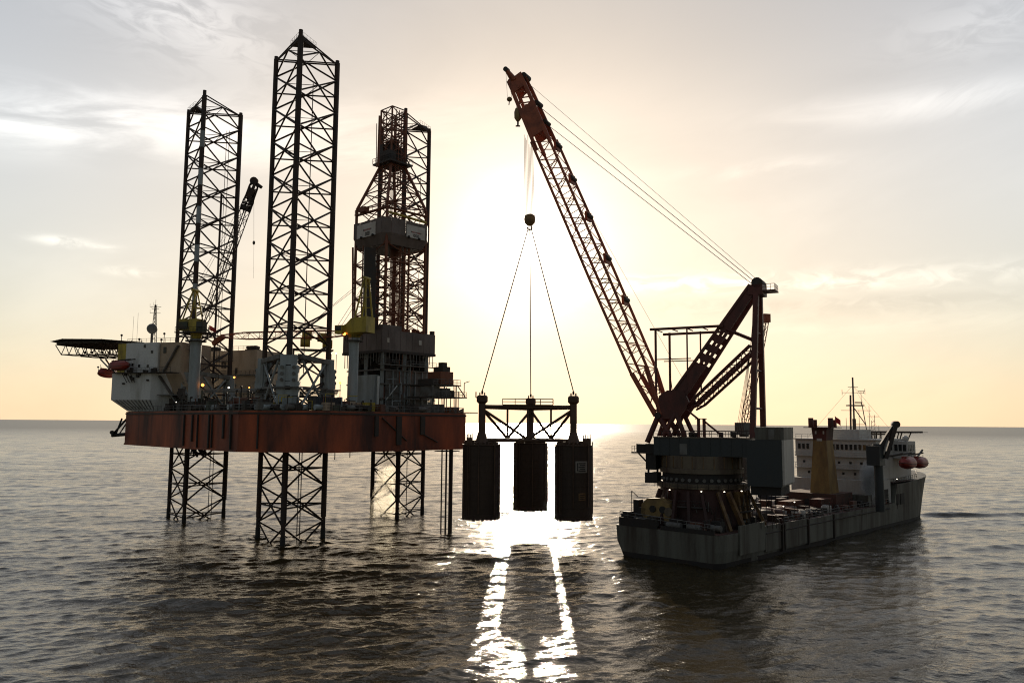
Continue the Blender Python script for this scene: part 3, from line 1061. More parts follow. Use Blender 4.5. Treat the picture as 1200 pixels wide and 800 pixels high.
box('cabin_window', FD, 10.3, 11.1, -.54, -.42, ZF0 + 1.8, ZF0 + 2.9, 'sign_white', fl)
mb = MB()
for k in range(30):
    x, y = random.uniform(1, 14), random.uniform(1, 13)
    h = random.uniform(1, 3.6)
    mb.box(FD, x, x + random.uniform(.4, 1.8), y, y + 1, ZF1 - 2, ZF1 + h * .6)
mb.build('floor_machinery', 'derrick_steel', fl)
mb = MB()
for t in range(7):                                # racked drill pipe
    for u in range(2):
        mb.rod(FD(6.2 + t * .36, 5.2 + u * .5, ZF0), FD(6.6 + t * .30, 5.6 + u * .4, ZF1 + 27), .11, 5)
mb.build('racked_pipe', 'derrick_steel', fl)

der = part('derrick', FD(7.4, 7.2, ZF1), rig, 'tall lattice derrick with an enclosed wind wall half way up')
DC = FD(7.4, 7.2, 0)
FDD = Frame(DC.x, DC.y, 47.0)
Zt0, Zt1, Zt2 = ZF1 + .1, at(440, 240, 178).z, at(443, 188, 178).z
Ztop = at(450, 120, 178).z


def der_half(z):
    if z <= Zt1:
        return 5.9
    if z <= Zt2:
        return 5.9 + (2.15 - 5.9) * (z - Zt1) / (Zt2 - Zt1)
    return 2.15


def dcorner(k, z):
    h = der_half(z)
    sx, sy = ((-1, -1), (1, -1), (1, 1), (-1, 1))[k]
    return FDD(sx * h, sy * h, z)


zs = [Zt0]
while zs[-1] < Zt1 - 3:
    zs.append(zs[-1] + 4.1)
zs[-1] = Zt1
zs += [Zt1 + (Zt2 - Zt1) * f for f in (.36, .7, 1.0)]
n_up = 5
zs += [Zt2 + (Ztop - Zt2) * (i + 1) / n_up for i in range(n_up)]
for k in range(4):
    for a, b in ((Zt0, Zt1), (Zt1, Zt2), (Zt2, Ztop)):
        beam('corner_leg', dcorner(k, a), dcorner(k, b), .5 if a < Zt2 else .32, .5 if a < Zt2 else .32, 'derrick_steel', der, up=FDD(1, 0) - FDD(0, 0))
for i, z in enumerate(zs[:-1]):
    z2 = zs[i + 1]
    for k in range(4):
        a0, b0_, a1, b1 = dcorner(k, z), dcorner((k + 1) % 4, z), dcorner(k, z2), dcorner((k + 1) % 4, z2)
        rod('girt', a1, b1, .14, 'derrick_steel', der, 6)
        rod('cross_brace', a0, b1, .12, 'derrick_steel', der, 6)
        rod('cross_brace', b0_, a1, .12, 'derrick_steel', der, 6)
# monkey-board enclosure: wind wall of sloping skirt and upright panels, corners cut
ez0, ez1 = at(450, 284, 176).z, at(450, 256, 176).z
eh = 7.0
ring = [(-eh + 1.6, -eh), (eh - 1.6, -eh), (eh, -eh + 1.6), (eh, eh - 1.6), (eh - 1.6, eh), (-eh + 1.6, eh), (-eh, eh - 1.6), (-eh, -eh + 1.6)]
for k in range(8):
    a, b = ring[k], ring[(k + 1) % 8]
    n = 5 if k % 2 == 0 else 1
    for j in range(n):
        pa = Vector((*a, 0)).lerp(Vector((*b, 0)), j / n + .004)
        pb = Vector((*a, 0)).lerp(Vector((*b, 0)), (j + 1) / n - .004)
        mb = MB()
        s = 1 - .022 * (j % 2)
        q = lambda p, z, f: FDD(p.x * f, p.y * f, z)
        outer = [q(pa, ez0 + 2.0, s), q(pb, ez0 + 2.0, s), q(pb, ez1, s), q(pa, ez1, s)]
        innr = [q(pa, ez0 + 2.0, s * .975), q(pb, ez0 + 2.0, s * .975), q(pb, ez1, s * .975), q(pa, ez1, s * .975)]
        mb.loft([outer, innr])
        mb.build('wind_panel', 'windwall', der)
    mb = MB()
    mb.loft([[FDD(a[0], a[1], ez0 + 1.98), FDD(b[0], b[1], ez0 + 1.98), FDD(b[0] * .86, b[1] * .86, ez0 - .4), FDD(a[0] * .86, a[1] * .86, ez0 - .4)],
             [FDD(a[0] * .97, a[1] * .97, ez0 + 1.98), FDD(b[0] * .97, b[1] * .97, ez0 + 1.98), FDD(b[0] * .83, b[1] * .83, ez0 - .4), FDD(a[0] * .83, a[1] * .83, ez0 - .4)]])
    mb.build('skirt_panel', 'windwall', der)
mb = MB()
mb.prism([tuple(FDD(x * .85, y * .85).xy) for x, y in ring], ez0 - .45, ez0 - .25)
mb.build('monkey_board_floor', 'dark_steel', der)
# white sign boards with dark lettering on both visible faces
mb = MB()
mb.box(FDD, -eh - .16, -eh - .06, -3.3, 3.9, ez1 - 3.9, ez1 - .7)
sg = mb.build('sign_board', 'sign_white', der, label='white sign board with dark letters on the left face')
mb = MB()
mb.box(FDD, -1.0, 4.6, -eh - .16, -eh - .06, ez1 - 3.9, ez1 - .9)
sg2 = mb.build('sign_board', 'sign_white', der, label='white sign board with dark letters on the right face')


def sign_marks(F2, along, parent):
    """The blurred lettering of the boards: a faint thin line of small marks over three bold dark ones."""
    for i in range(9):
        t = -1.5 + i * .36
        along('small_letter', t, t + .20, 1.35, 1.75, 'lifeboat_red' if i % 4 else 'sign_black', parent)
    for i in range(3):
        t = -.75 + i * .62
        along('bold_letter', t, t + .14, .15, 1.0, 'sign_black', parent)
        along('bold_letter', t + .34, t + .48, .15, 1.0, 'sign_black', parent)
        along('bold_letter', t + .15, t + .33, .86, 1.0, 'sign_black', parent)
        along('bold_letter', t + .15, t + .33, .15, .29, 'sign_black', parent)


sign_marks(FDD, lambda nm, a, b, z0, z1, m, par: box(nm, FDD, -eh - .20, -eh - .165, -b - .1, -a - .1, ez1 - 3.75 + z0, ez1 - 3.75 + z1, m, par), sg)
sign_marks(FDD, lambda nm, a, b, z0, z1, m, par: box(nm, FDD, a + 1.8, b + 1.8, -eh - .20, -eh - .165, ez1 - 3.7 + z0 * .8, ez1 - 3.7 + z1 * .8, m, par), sg2)
for y in (1.7, -2.7):
    ball('floodlight', FDD(-eh - .5, y, ez1 - 3.9), .33, 'sign_black', der)
for x in (-.6, 2.6):
    ball('floodlight', FDD(x, -eh - .5, ez1 - 3.9), .33, 'sign_black', der)
# stiffening bars and small platforms above the enclosure
box('upper_platform', FDD, -6.3, 6.3, -6.3, -5.2, ez1 + 2.4, ez1 + 2.6, 'derrick_steel', der)
box('upper_platform', FDD, -6.3, -5.2, -5.1, 6.3, ez1 + 2.4, ez1 + 2.6, 'derrick_steel', der)
mb = MB()
mb.railing([FDD(6.2, -6.2, ez1 + 2.6), FDD(-6.2, -6.2, ez1 + 2.6), FDD(-6.2, 6.2, ez1 + 2.6)], 1.1, 1.4, .05)
mb.build('platform_railing', 'derrick_steel', der)
rod('yellow_beam', FDD(-5.9, -5.9, ez1 + 1.4), FDD(5.8, -6.1, ez1 + .9), .3, 'yellow_paint', der)
box('air_handler', FDD, -6.9, -5.5, 1.5, 3.6, ez1 + 2.6, ez1 + 3.8, 'derrick_steel', der)
# crown: dark block with sheaves and a top cage
zc0, zc1 = at(450, 186, 178).z, at(450, 160, 178).z
box('crown_platform', FDD, -3.6, 3.4, -3.6, 3.2, zc0 - .2, zc0 + .2, 'dark_steel', der)
box('crown_block', FDD, -1.7, 1.6, -1.8, 1.6, zc0 + .2, zc1 - 1.0, 'dark_steel', der)
box('crown_casing', FDD, -3.4, -1.2, -2.9, .6, zc0 + .2, zc0 + 2.6, 'dark_steel', der)
box('crown_casing', FDD, -2.4, -1.0, .9, 2.9, zc0 + 1.6, zc1 - .4, 'dark_steel', der)
for y in (-1.4, -.5, .4, 1.3):
    rod('sheave', FDD(-.2, y, zc1), FDD(-.2, y + .3, zc1), 1.0, 'dark_steel', der, 14)
mb = MB()
mb.railing([FDD(-3.6, 3.2, zc0 + .2), FDD(-3.6, -3.6, zc0 + .2), FDD(3.4, -3.6, zc0 + .2)], 1.2, 1.2, .06)
mb.build('crown_railing', 'dark_steel', der)
for k in range(5):
    rod('drill_line', FDD(-.2 + .12 * k, -1.2 + .6 * k, zc0), FDD(0, .1 * k, Zt1 - 6), .05, 'rope', der, 5)
box('travelling_block', FDD, -1.0, 1.0, -.9, 1.1, Zt1 - 9.5, Zt1 - 5.8, 'dark_steel', der)
for x, y in ((-2.15, 0), (0, -2.15), (.8, -2.15), (-.8, -2.15), (-2.15, 1.1)):
    rod('standpipe', FDD(x, y, Zt2 - 6), FDD(x, y, Ztop - .5), .12, 'derrick_steel', der, 6)
rod('side_mast', at(443, 195, 177), at(445, 136, 177), .28, 'derrick_steel', der)
rod('ladder_cage', at(441.5, 145, 176), at(441, 196, 176), .10, 'derrick_steel', der, 6)
rod('ladder_cage', at(413.5, 290, 176), at(413.5, 384, 176), .24, 'derrick_steel', der, 6)
rod('stair_tower_leg', FDD(-6.6, 2.0, ZF1), FDD(-6.6, 2.0, ez0), .16, 'derrick_steel', der, 6)
for x in (-1.2, .2, 1.4):
    beam('guide_column', FDD(x, -5.2, ZF1), FDD(x, -5.2, ez0), .45, .45, 'derrick_steel', der)
for i in range(8):
    z = ZF1 + 2 + i * 2.4
    rod('guide_tie', FDD(-2.0, -5.3, z), FDD(2.2, -5.3, z), .1, 'derrick_steel', der, 5)
beam('service_tower', at(432, 386, 174), at(433.5, 292, 176), 2.6, 2.4, 'dark_steel', der, label='dark clad service tower left of the derrick centre')

# ---- stacked process module at the right end
pm = part('process_module', at(522, 480, 176), rig, 'framed process module on the right end of the hull')
FP = Frame(*at(503, 480, 170).xy, 47.0)
levels = [DECK + .1, at(525, 466, 174).z, at(525, 452, 174).z]
for z in levels[1:]:
    box('module_deck', FP, .3, 10.5 if z < 31 else 8.6, -1.0, 8, z, z + .25, 'dark_steel', pm)
for x in (.5, 3.8, 7.4):
    for y in (-.6, 7.4):
        beam('module_post', FP(x, y, DECK + .1), FP(x, y, levels[2]), .28, .28, 'grey_steel', pm)
for x0, x1, y0, y1, z, h in ((.8, 3.0, 0, 4, levels[1] + .25, 2.2), (3.3, 6.4, .2, 4, levels[1] + .25, 1.9), (6.6, 8.2, 1, 4, levels[1] + .25, 1.5),
                             (.8, 2.6, 0, 5, levels[2] + .25, 1.2), (3.2, 7.0, 0, 4.4, levels[2] + .25, 2.9), (4.2, 6.4, .4, 3.6, levels[2] + 3.2, 1.1),
                             (.6, 4.2, 0, 6, levels[0], 1.9), (7.0, 9.6, .6, 3.4, levels[0], 1.4)):
    box('skid_unit', FP, x0, x1, y0, y1, z, z + h, random.choice(('grey_steel', 'dark_steel', 'derrick_steel')), pm)
mb = MB()
for z, x in ((levels[1] + .25, 10.4), (levels[2] + .25, 8.5)):
    mb.railing([FP(.4, -.9, z), FP(x, -.9, z), FP(x, 7.6, z)], 1.1, 1.2, .045)
mb.build('module_railing', 'grey_steel', pm)
for i in range(7):
    x = 1 + i * 1.2
    rod('process_pipe', FP(x, -.5, DECK + .3), FP(x + random.uniform(-.3, .3), -.5, levels[2] + random.uniform(-2, 1)), .11, 'grey_steel', pm, 6)
rod('davit', FP(10.0, -.5, levels[1] + .2), FP(10.0, -.5, levels[1] + 3.5), .1, 'grey_steel', pm, 6)
rod('davit', FP(10.0, -.5, levels[1] + 3.5), FP(11.0, -1.2, levels[1] + 3.9), .1, 'grey_steel', pm, 6)
rod('brace', FP(7.6, -.9, levels[2]), FP(10.0, -.9, levels[1] + .3), .12, 'grey_steel', pm, 6)
box('end_platform', FP, 10.6, 13.4, -1.6, 5, DECK + .15, DECK + .35, 'grey_steel', pm)
box('vent_stack', FP, 4.6, 6.0, 1.0, 2.4, levels[2] + 4.35, levels[2] + 5.3, 'dark_steel', pm)

# ---- conductor pipes at the right-hand corner
cd = part('conductor_pipes', vv(*water(522, 624).xy, 0), rig, 'cluster of conductor pipes running from the hull into the sea')
w0 = water(522, 624)
for dx, dy, r, zt in ((-1.05, .3, .15, KEEL + 3.6), (-.05, .0, .20, KEEL + 4.2), (.72, .5, .24, KEEL + 3.0), (1.15, .1, .26, KEEL + 3.8)):
    rod('conductor', w0 + vv(dx, dy, -6), w0 + vv(dx, dy, zt), r, 'leg_steel', cd, 10)
FW = Frame(w0.x, w0.y, 47)
box('guide_frame', FW, -2.2, 2.4, -1.6, 1.6, KEEL - .55, KEEL - .35, 'dark_steel', cd)
box('guide_frame', FW, -2.6, 3.4, -1.8, .6, KEEL + .2, KEEL + .45, 'dark_steel', cd)
mb = MB()
mb.railing([FW(-2.6, -1.7, KEEL + .45), FW(3.3, -1.7, KEEL + .45)], 1.0, 1.0, .05)
mb.build('guide_railing', 'grey_steel', cd)

# ---- fairlead bracket on the left end of the hull
fb = part('anchor_rack', at(140, 505, 188), rig, 'black anchor rack sticking out at the left end of the hull')
rod('rack_arm', at(131, 510, 188.5), at(148, 508.5, 188.5), .42, 'sign_black', fb)
rod('rack_strut', at(133, 508, 188.5), at(148, 491, 188.5), .26, 'sign_black', fb)
rod('rack_strut', at(136, 508, 188.5), at(143, 490, 188.5), .22, 'sign_black', fb)
rod('rack_strut', at(140, 508, 189.5), at(150, 493, 189), .16, 'sign_black', fb)
rod('rack_roller', at(131, 506.5, 187.6), at(133.5, 506.5, 190), .5, 'sign_black', fb)

# ---- deck machinery that clutters the main deck between the structures
dm = part('deck_machinery', at(270, 478, 172), rig, 'dark clutter of pumps, pipes and racks on the main deck')


def deck_pt(px, back):
    """A point on the deck a given distance behind the near hull edge, at about this pixel."""
    for k in range(3):
        for t in range(0, 101):
            p = edge_pt(k, t / 100, DECK, -back)
            d = CAM_ROT.transposed() @ (p - vv(0, 0, CAM_H))
            if 600 + FPX * d.x / -d.z >= px:
                return p
    return edge_pt(2, 1, DECK, -back)


for px in range(212, 500, 5):
    for row in (1.2, 3.6, 6.5):
        if 318 < px < 372 and row > 2:
            continue
        if px > 425 and row > 3:
            continue
        if random.random() < .22:
            continue
        p = deck_pt(px + random.uniform(-2, 2), row + random.uniform(-.7, .7))
        F = Frame(p.x, p.y, random.choice((47, -43, 47)))
        z = DECK + .11
        w, d, h = random.uniform(.5, 1.5), random.uniform(.4, 1.1), random.uniform(.6, 1.5) + (.9 * random.random() if px < 310 else 0) + row * .12
        kind = random.random()
        if kind < .5:
            box('equipment_box', F, -w, w, -d, d, z, z + h, random.choice(('dark_steel', 'grey_steel', 'deck_green', 'dark_steel', 'container_rust', 'yellow_paint' if px > 300 else 'dark_steel', 'beige_paint' if px > 380 else 'dark_steel')), dm)
        elif kind < .75:
            rod('pressure_tank', F(-w, 0, z + .6), F(w, 0, z + .6), .55, random.choice(('grey_steel', 'dark_steel', 'blue_grey')), dm, 10)
        else:
            rod('vent_pipe', F(0, 0, z), F(0, 0, z + h * 1.7), .12, 'dark_steel', dm, 6)
            rod('vent_hood', F(0, 0, z + h * 1.7), F(.3, -.3, z + h * 1.7), .2, 'dark_steel', dm, 6)
for px0, px1, py in ((238, 300, 459), (300, 395, 462)):
    a, b = at(px0, py, 171 if px0 < 300 else 160), at(px1, py, 158 if px0 < 300 else 157)
    for k in range(3):
        rod('pipe_run', a + vv(0, k * .5, k * .3), b + vv(0, k * .5, k * .3), .13, 'grey_steel', dm, 6)
# green-black framework that stands right of the white pedestal
for px in range(236, 300, 9):
    p = at(px, 478, 172)
    p.z = DECK + .1
    beam('rack_post', p, p + vv(0, 0, random.uniform(2.6, 4.6)), .3, .3, 'deck_green', dm)
# lit lamps
for px, py, dpt, r, mm in ((237.5, 451, 173, .34, 'lamp_orange'), (274.5, 442, 176, .22, 'lamp_orange'), (268, 454, 174, .20, 'lamp_white'), (292, 454, 174, .15, 'lamp_orange'),
                           (398.5, 448.5, 158, .25, 'lamp_orange'), (403.5, 391, 160.5, .34, 'lamp_orange'), (206.5, 471, 180, .10, 'lamp_white'),
                           (126.5, 424.5, 191.5, .20, 'lamp_orange'), (394, 414, 164, .15, 'lamp_white'), (388, 414, 166, .10, 'lamp_white')):
    p = at(px, py, dpt)
    rod('lamp_post', vv(p.x, p.y + .25, max(DECK + .1, p.z - 3.5)), vv(p.x, p.y + .25, p.z), .06, 'dark_steel', dm, 5)
    ball('lamp', p, r, mm, dm)
for px, py in ((354, 393), (372, 395), (352, 401), (378, 403)):
    p = at(px, py, 186)
    rod('yellow_winch', p, p + vv(2.2, .6, 0), 1.1, 'yellow_paint', dm, 12)
box('winch_platform', Frame(*at(365, 410, 186).xy, 20), -5, 5, -2, 2, at(365, 411, 186).z, at(365, 411, 186).z + .3, 'dark_steel', dm)
p = at(365, 411, 186)
for dx in (-4.4, 4.4):
    beam('winch_leg', vv(p.x + dx, p.y, DECK), vv(p.x + dx, p.y, p.z), .5, .5, 'dark_steel', dm)

# pipework, davits and handrails crowding the deck edge and the front of the drilling package
for k in range(46):
    px = random.uniform(215, 498)
    p = deck_pt(px, random.uniform(.6, 3.2))
    h = random.uniform(.8, 3.4)
    mm = random.choice(('grey_steel', 'dark_steel', 'dark_steel', 'blue_grey', 'yellow_paint' if px > 310 else 'deck_green', 'container_rust'))
    rod('standing_pipe', vv(p.x, p.y, DECK + .1), vv(p.x, p.y, DECK + h), random.uniform(.05, .13), mm, dm, 6)
    q = vv(p.x + random.uniform(-2.4, 2.4), p.y + random.uniform(-.4, 1.2), DECK + h)
    rod('pipe_bend', vv(p.x, p.y, DECK + h), q, random.uniform(.05, .10), mm, dm, 6)
for k in range(26):
    x = random.uniform(-.4, 14.6)
    z0_ = random.uniform(DECK + .5, ZF0 - 3)
    rod('riser', FD(x, -.25, z0_), FD(x, -.25, z0_ + random.uniform(1.5, 5)), random.uniform(.05, .11), random.choice(('grey_steel', 'blue_grey', 'derrick_steel')), dd, 6)
for k in range(12):
    z = DECK + 1 + k * .95
    x0 = random.uniform(0, 9)
    rod('pipe_run', FD(x0, -.3, z), FD(x0 + random.uniform(2, 5), -.3, z), .07, random.choice(('grey_steel', 'blue_grey')), dd, 6)


# ------------------------------------------------------------------ cranes and loose things on the rig
def lattice_boom(parent, p, q, w, h, n, mname, r=.10, rb=.06, taper=(.5, .45), side=None, nm='boom'):
    """Four-chord lattice from p to q; w across (horizontal), h deep."""
    ax = (q - p)
    ln = ax.length
    ax.normalize()
    sd = side.normalized() if side else Vector((-ax.y, ax.x, 0)).normalized()
    up = sd.cross(ax).normalized()

    def size(t):
        f = 1.0
        if t < .12:
            f = taper[0] + (1 - taper[0]) * t / .12
        if t > .8:
            f = 1 + (taper[1] - 1) * (t - .8) / .2
        return f

    def pt(i, k):
        t = i / n
        f = size(t)
        sx, sy = ((-1, -1), (1, -1), (1, 1), (-1, 1))[k]
        return p + ax * (ln * t) + sd * (sx * w / 2 * f) + up * (sy * h / 2 * f)
    brk = sorted({0, max(1, round(n * .12)), round(n * .8), n})
    for k in range(4):
        for a, b in zip(brk[:-1], brk[1:]):
            rod(nm + '_chord', pt(a, k), pt(b, k), r, mname, parent, 6)
    for i in range(n):
        for k in range(4):
            k2 = (k + 1) % 4
            a, b = (k, k2) if i % 2 else (k2, k)
            rod(nm + '_lacing', pt(i, a), pt(i + 1, b), rb, mname, parent, 5)
        if i % 2 == 0 and i:
            for k in range(4):
                rod(nm + '_lacing', pt(i, k), pt(i, (k + 1) % 4), rb, mname, parent, 5)
    return pt


# -- crane on the white pedestal at the left leg
base = at(226, 478, 173)
base.z = DECK + .1
cr = thing('pedestal_crane', base, 'yellow crane on a thick pale column, boom raised between the left and nearest legs', 'crane', 'pedestal cranes on the rig')
ct = at(226, 397, 173)
ax0 = vv(base.x, base.y, ct.z)
mb = MB()
mb.lathe(vv(base.x, base.y, 0), [(1.2, base.z), (1.2, ct.z - 1.4), (1.32, ct.z - 1.3), (1.32, ct.z - .2), (1.0, ct.z)], 24)
mb.build('pedestal', 'blue_grey', cr, True, 'thick pale grey column')
mb = MB()
mb.lathe(vv(base.x, base.y, 0), [(2.3, ct.z - .65), (2.3, ct.z - .45)], 20)
mb.railing([vv(base.x + 2.2 * math.cos(R(a)), base.y + 2.2 * math.sin(R(a)), ct.z - .45) for a in range(0, 361, 30)], 1.1, 1.2, .04)
mb.build('walkway', 'dark_steel', cr)
mb = MB()
mb.lathe(vv(base.x, base.y, 0), [(1.0, ct.z), (1.15, ct.z + .6), (1.5, ct.z + 1.8)], 20)
mb.build('slewing_ring', 'yellow_paint', cr, True)
b_tip = at(299, 214, 170)
bd = Vector((b_tip.x - ax0.x, b_tip.y - ax0.y, 0)).normalized()
FC = Frame(base.x, base.y, math.degrees(math.atan2(bd.y, bd.x)))
cz = ct.z + 1.8
box('machine_house', FC, -3.6, 1.2, -1.5, 1.5, cz, cz + 2.6, 'yellow_paint', cr)
box('engine_cover', FC, -3.4, -1.2, -1.9, -1.52, cz + .3, cz + 1.9, 'deck_green', cr)
box('cab', FC, 1.25, 2.9, -2.0, -.4, cz - .4, cz + 1.9, 'deck_green', cr)
box('cab_window', FC, 1.5, 2.7, -2.06, -2.0, cz + .5, cz + 1.6, 'glass', cr)
box('side_platform', FC, -3.8, 3.2, -2.6, 2.2, cz - .62, cz - .42, 'dark_steel', cr)
mb = MB()
mb.railing([FC(-3.7, -2.5, cz - .42), FC(3.1, -2.5, cz - .42), FC(3.1, 2.1, cz - .42)], 1.1, 1.2, .05)
mb.build('railing', 'dark_steel', cr)
for y in (-1.2, 1.2):
    rod('gantry_leg', FC(-2.8, y, cz + 2.6), FC(-.9, y * .5, cz + 9.2), .17, 'yellow_paint', cr)
    rod('gantry_leg', FC(.6, y, cz + 2.6), FC(-.7, y * .5, cz + 9.2), .17, 'yellow_paint', cr)
    rod('gantry_tie', FC(-2.0, y * .8, cz + 5.4), FC(.1, y * .8, cz + 5.4), .10, 'yellow_paint', cr)
rod('gantry_head', FC(-.8, -1.1, cz + 9.2), FC(-.8, 1.1, cz + 9.2), .35, 'yellow_paint', cr)
foot = FC(1.6, 0, cz + 1.0)
knee = foot.lerp(b_tip, .80)
pt1 = lattice_boom(cr, foot, knee, 1.5, 1.6, 15, 'leg_steel', .11, .06, (.45, 1.0))
b_ax = (b_tip - foot).normalized()
up1 = b_ax.cross(Vector((bd.y, -bd.x, 0))).normalized()
elbow = knee.lerp(b_tip, .38)
lattice_boom(cr, knee, elbow, 1.5, 1.6, 3, 'leg_steel', .16, .12, (1.0, 1.0))
pt2 = lattice_boom(cr, elbow, b_tip, 1.3, 1.3, 4, 'leg_steel', .20, .16, (1.1, .8))
for y in (-.62, .62):
    beam('head_plate', elbow.lerp(b_tip, .12) + Vector((-bd.y, bd.x, 0)) * y, elbow.lerp(b_tip, .62) + Vector((-bd.y, bd.x, 0)) * y, .12, 1.3, 'leg_steel', cr, up=up1)
    beam('head_plate', knee.lerp(elbow, .05) + Vector((-bd.y, bd.x, 0)) * y, knee.lerp(elbow, .5) + Vector((-bd.y, bd.x, 0)) * y, .12, 1.5, 'leg_steel', cr, up=up1)
rod('tip_sheave', b_tip + vv(-.2, -.5, .3), b_tip + vv(-.2, .5, .3), .9, 'leg_steel', cr, 12)
beam('boom_nose', b_tip, b_tip + bd * 1.6 + vv(0, 0, -1.2), .7, .7, 'leg_steel', cr)
for y in (-.5, .5):
    rod('luffing_rope', FC(-.8, y, cz + 9.2), b_tip + vv(0, y, .6), .04, 'rope', cr, 4)
h0 = knee.lerp(b_tip, .7)
h1 = at(294.5, 232, 171)
rod('hoist_rope', vv(h1.x, h1.y, b_tip.z - 2.4), h1, .05, 'rope', cr, 4)
ball('hook_block', h1 + vv(0, 0, -.6), .75, 'dark_steel', cr, 1.35)
rod('hook', h1 + vv(0, 0, -2.4), h1 + vv(0, 0, -1.4), .16, 'dark_steel', cr, 6)
w1_ = at(297.5, 224, 170)
rod('whip_rope', w1_, at(297.5, 284, 170), .03, 'rope', cr, 4)
ball('whip_weight', at(297.5, 284.5, 170), .3, 'dark_steel', cr, 1.6)
rod('whip_rope', at(297.5, 285, 170), at(297, 326, 170), .02, 'rope', cr, 4)

# -- crane on the pedestal before the drill floor, boom laid low towards the left
base2 = at(413, 470, 161.5)
base2.z = DECK + .1
cr2 = thing('pedestal_crane', base2, 'bright yellow pedestal crane before the drill floor with its boom laid flat to the left', 'crane', 'pedestal cranes on the rig')
ct2 = at(413, 396, 161.5)
mb = MB()
mb.lathe(vv(base2.x, base2.y, 0), [(1.02, base2.z), (1.02, ct2.z - 1.0), (1.25, ct2.z - .9), (1.25, ct2.z)], 24)
mb.build('pedestal', 'blue_grey', cr2, True, 'pale grey column')
mb = MB()
mb.lathe(vv(base2.x, base2.y, 0), [(1.9, ct2.z - .75), (1.9, ct2.z - .55)], 20)
mb.railing([vv(base2.x + 1.85 * math.cos(R(a)), base2.y + 1.85 * math.sin(R(a)), ct2.z - .55) for a in range(0, 361, 30)], 1.1, 1.2, .04)
mb.build('walkway', 'dark_steel', cr2)
tip2 = at(262, 394, 176)
b2 = Vector((tip2.x - base2.x, tip2.y - base2.y, 0)).normalized()
FC2 = Frame(base2.x, base2.y, math.degrees(math.atan2(b2.y, b2.x)))
z2 = ct2.z
mb = MB()
mb.lathe(vv(base2.x, base2.y, 0), [(1.1, z2), (1.3, z2 + .4), (1.9, z2 + 1.0)], 20)
mb.build('slewing_ring', 'yellow_paint', cr2, True)
mb = MB()
prof = [(-4.0, 1.0), (1.6, 1.0), (2.6, 1.6), (2.6, 2.2), (1.0, 2.9), (-.2, 4.0), (-4.0, 4.3)]
mb.loft([[FC2(x, -1.6, z2 + z) for x, z in prof], [FC2(x, 1.6, z2 + z) for x, z in prof]])
mb.build('machine_house', 'yellow_paint', cr2)
box('cab', FC2, 1.1, 2.9, 1.62, 2.9, z2 + .7, z2 + 2.5, 'yellow_paint', cr2)
box('cab_window', FC2, 1.3, 2.7, 2.9, 2.96, z2 + 1.4, z2 + 2.3, 'glass', cr2)
for y in (-1.2, 1.2):
    rod('gantry_leg', FC2(-3.6, y, z2 + 4.2), FC2(-2.9, y * .5, z2 + 12.5), .20, 'yellow_paint', cr2)
    rod('gantry_leg', FC2(-.8, y, z2 + 3.8), FC2(-2.6, y * .5, z2 + 12.5), .20, 'yellow_paint', cr2)
    for z in (6.4, 8.6, 10.6):
        rod('gantry_tie', FC2(-3.4, y * .8, z2 + z), FC2(-1.6 - (z - 6.4) * .2, y * .8, z2 + z), .09, 'yellow_paint', cr2)
rod('gantry_head', FC2(-2.8, -1.1, z2 + 12.5), FC2(-2.8, 1.1, z2 + 12.5), .35, 'yellow_paint', cr2)
foot2 = FC2(2.4, 0, z2 + 1.0)
lattice_boom(cr2, foot2, tip2, 1.5, 1.5, 15, 'boom_red', .10, .055, (.5, .45))
beam('boom_head', tip2, tip2 + b2 * 3.0 + vv(0, 0, -1.6), .9, 1.0, 'boom_red', cr2)
for y in (-.6, .6):
    rod('luffing_rope', FC2(-2.8, y, z2 + 12.4), foot2.lerp(tip2, .35) + vv(0, y * .5, .7), .045, 'rope', cr2, 4)
    rod('luffing_rope', FC2(-2.8, y, z2 + 11.4), FC2(4.5, y, z2 + 1.9), .05, 'rope', cr2, 4)
fb2 = foot2.lerp(tip2, .62)
rod('boom_light', fb2 + vv(0, 0, .7), fb2 + vv(0, 0, 2.3), .2, 'dark_steel', cr2)
# boom rest that carries the lowered boom on the quarters' roof
br = foot2.lerp(tip2, .80)
rod('boom_rest', vv(br.x, br.y, QZ), br + vv(0, 0, -.9), .16, 'grey_steel', rig)


# -- lifeboats
def lifeboat(c, deg, ln, label, group, mname='lifeboat_red'):
    t = thing('lifeboat', c, label, 'lifeboat', group)
    F = Frame(c.x, c.y, deg)
    rings = []
    for i in range(11):
        u = -1 + 2 * i / 10
        w = (1 - abs(u) ** 3.2) ** .5 * ln * .20 + .02
        kz = -.15 * ln * (1 - abs(u) ** 3.4) ** .6
        top = .22 * ln * (1 - abs(u) ** 2.8) ** .5
        rings.append([F(u * ln / 2, w * math.cos(a) * (1 if math.sin(a) < 0 else .92), c.z + (top * math.sin(a) if math.sin(a) > 0 else -kz * math.sin(a)) + .05 * ln * u * u)
                      for a in [2 * math.pi * j / 12 for j in range(12)]])
    mb = MB()
    mb.loft(rings)
    mb.build('hull', mname, t, True)
    box('cockpit', F, -ln * .34, -ln * .14, -ln * .07, ln * .07, c.z + ln * .12, c.z + ln * .235, mname, t)
    box('cockpit_window', F, -ln * .30, -ln * .18, -ln * .073, ln * .073, c.z + ln * .18, c.z + ln * .215, 'glass', t)
    mb = MB()
    for i in range(10):
        a, b = rings[i][0], rings[i + 1][0]
        mb.rod(a, b, .05 * ln / 6)
        a, b = rings[i][6], rings[i + 1][6]
        mb.rod(a, b, .05 * ln / 6)
    mb.build('fender_rope', 'dark_steel', t)
    for s in (-.33, .33):
        rod('lifting_hook', F(s * ln, 0, c.z + ln * .10), F(s * ln, 0, c.z + ln * .28), .06, 'dark_steel', t, 5)
    return t, F


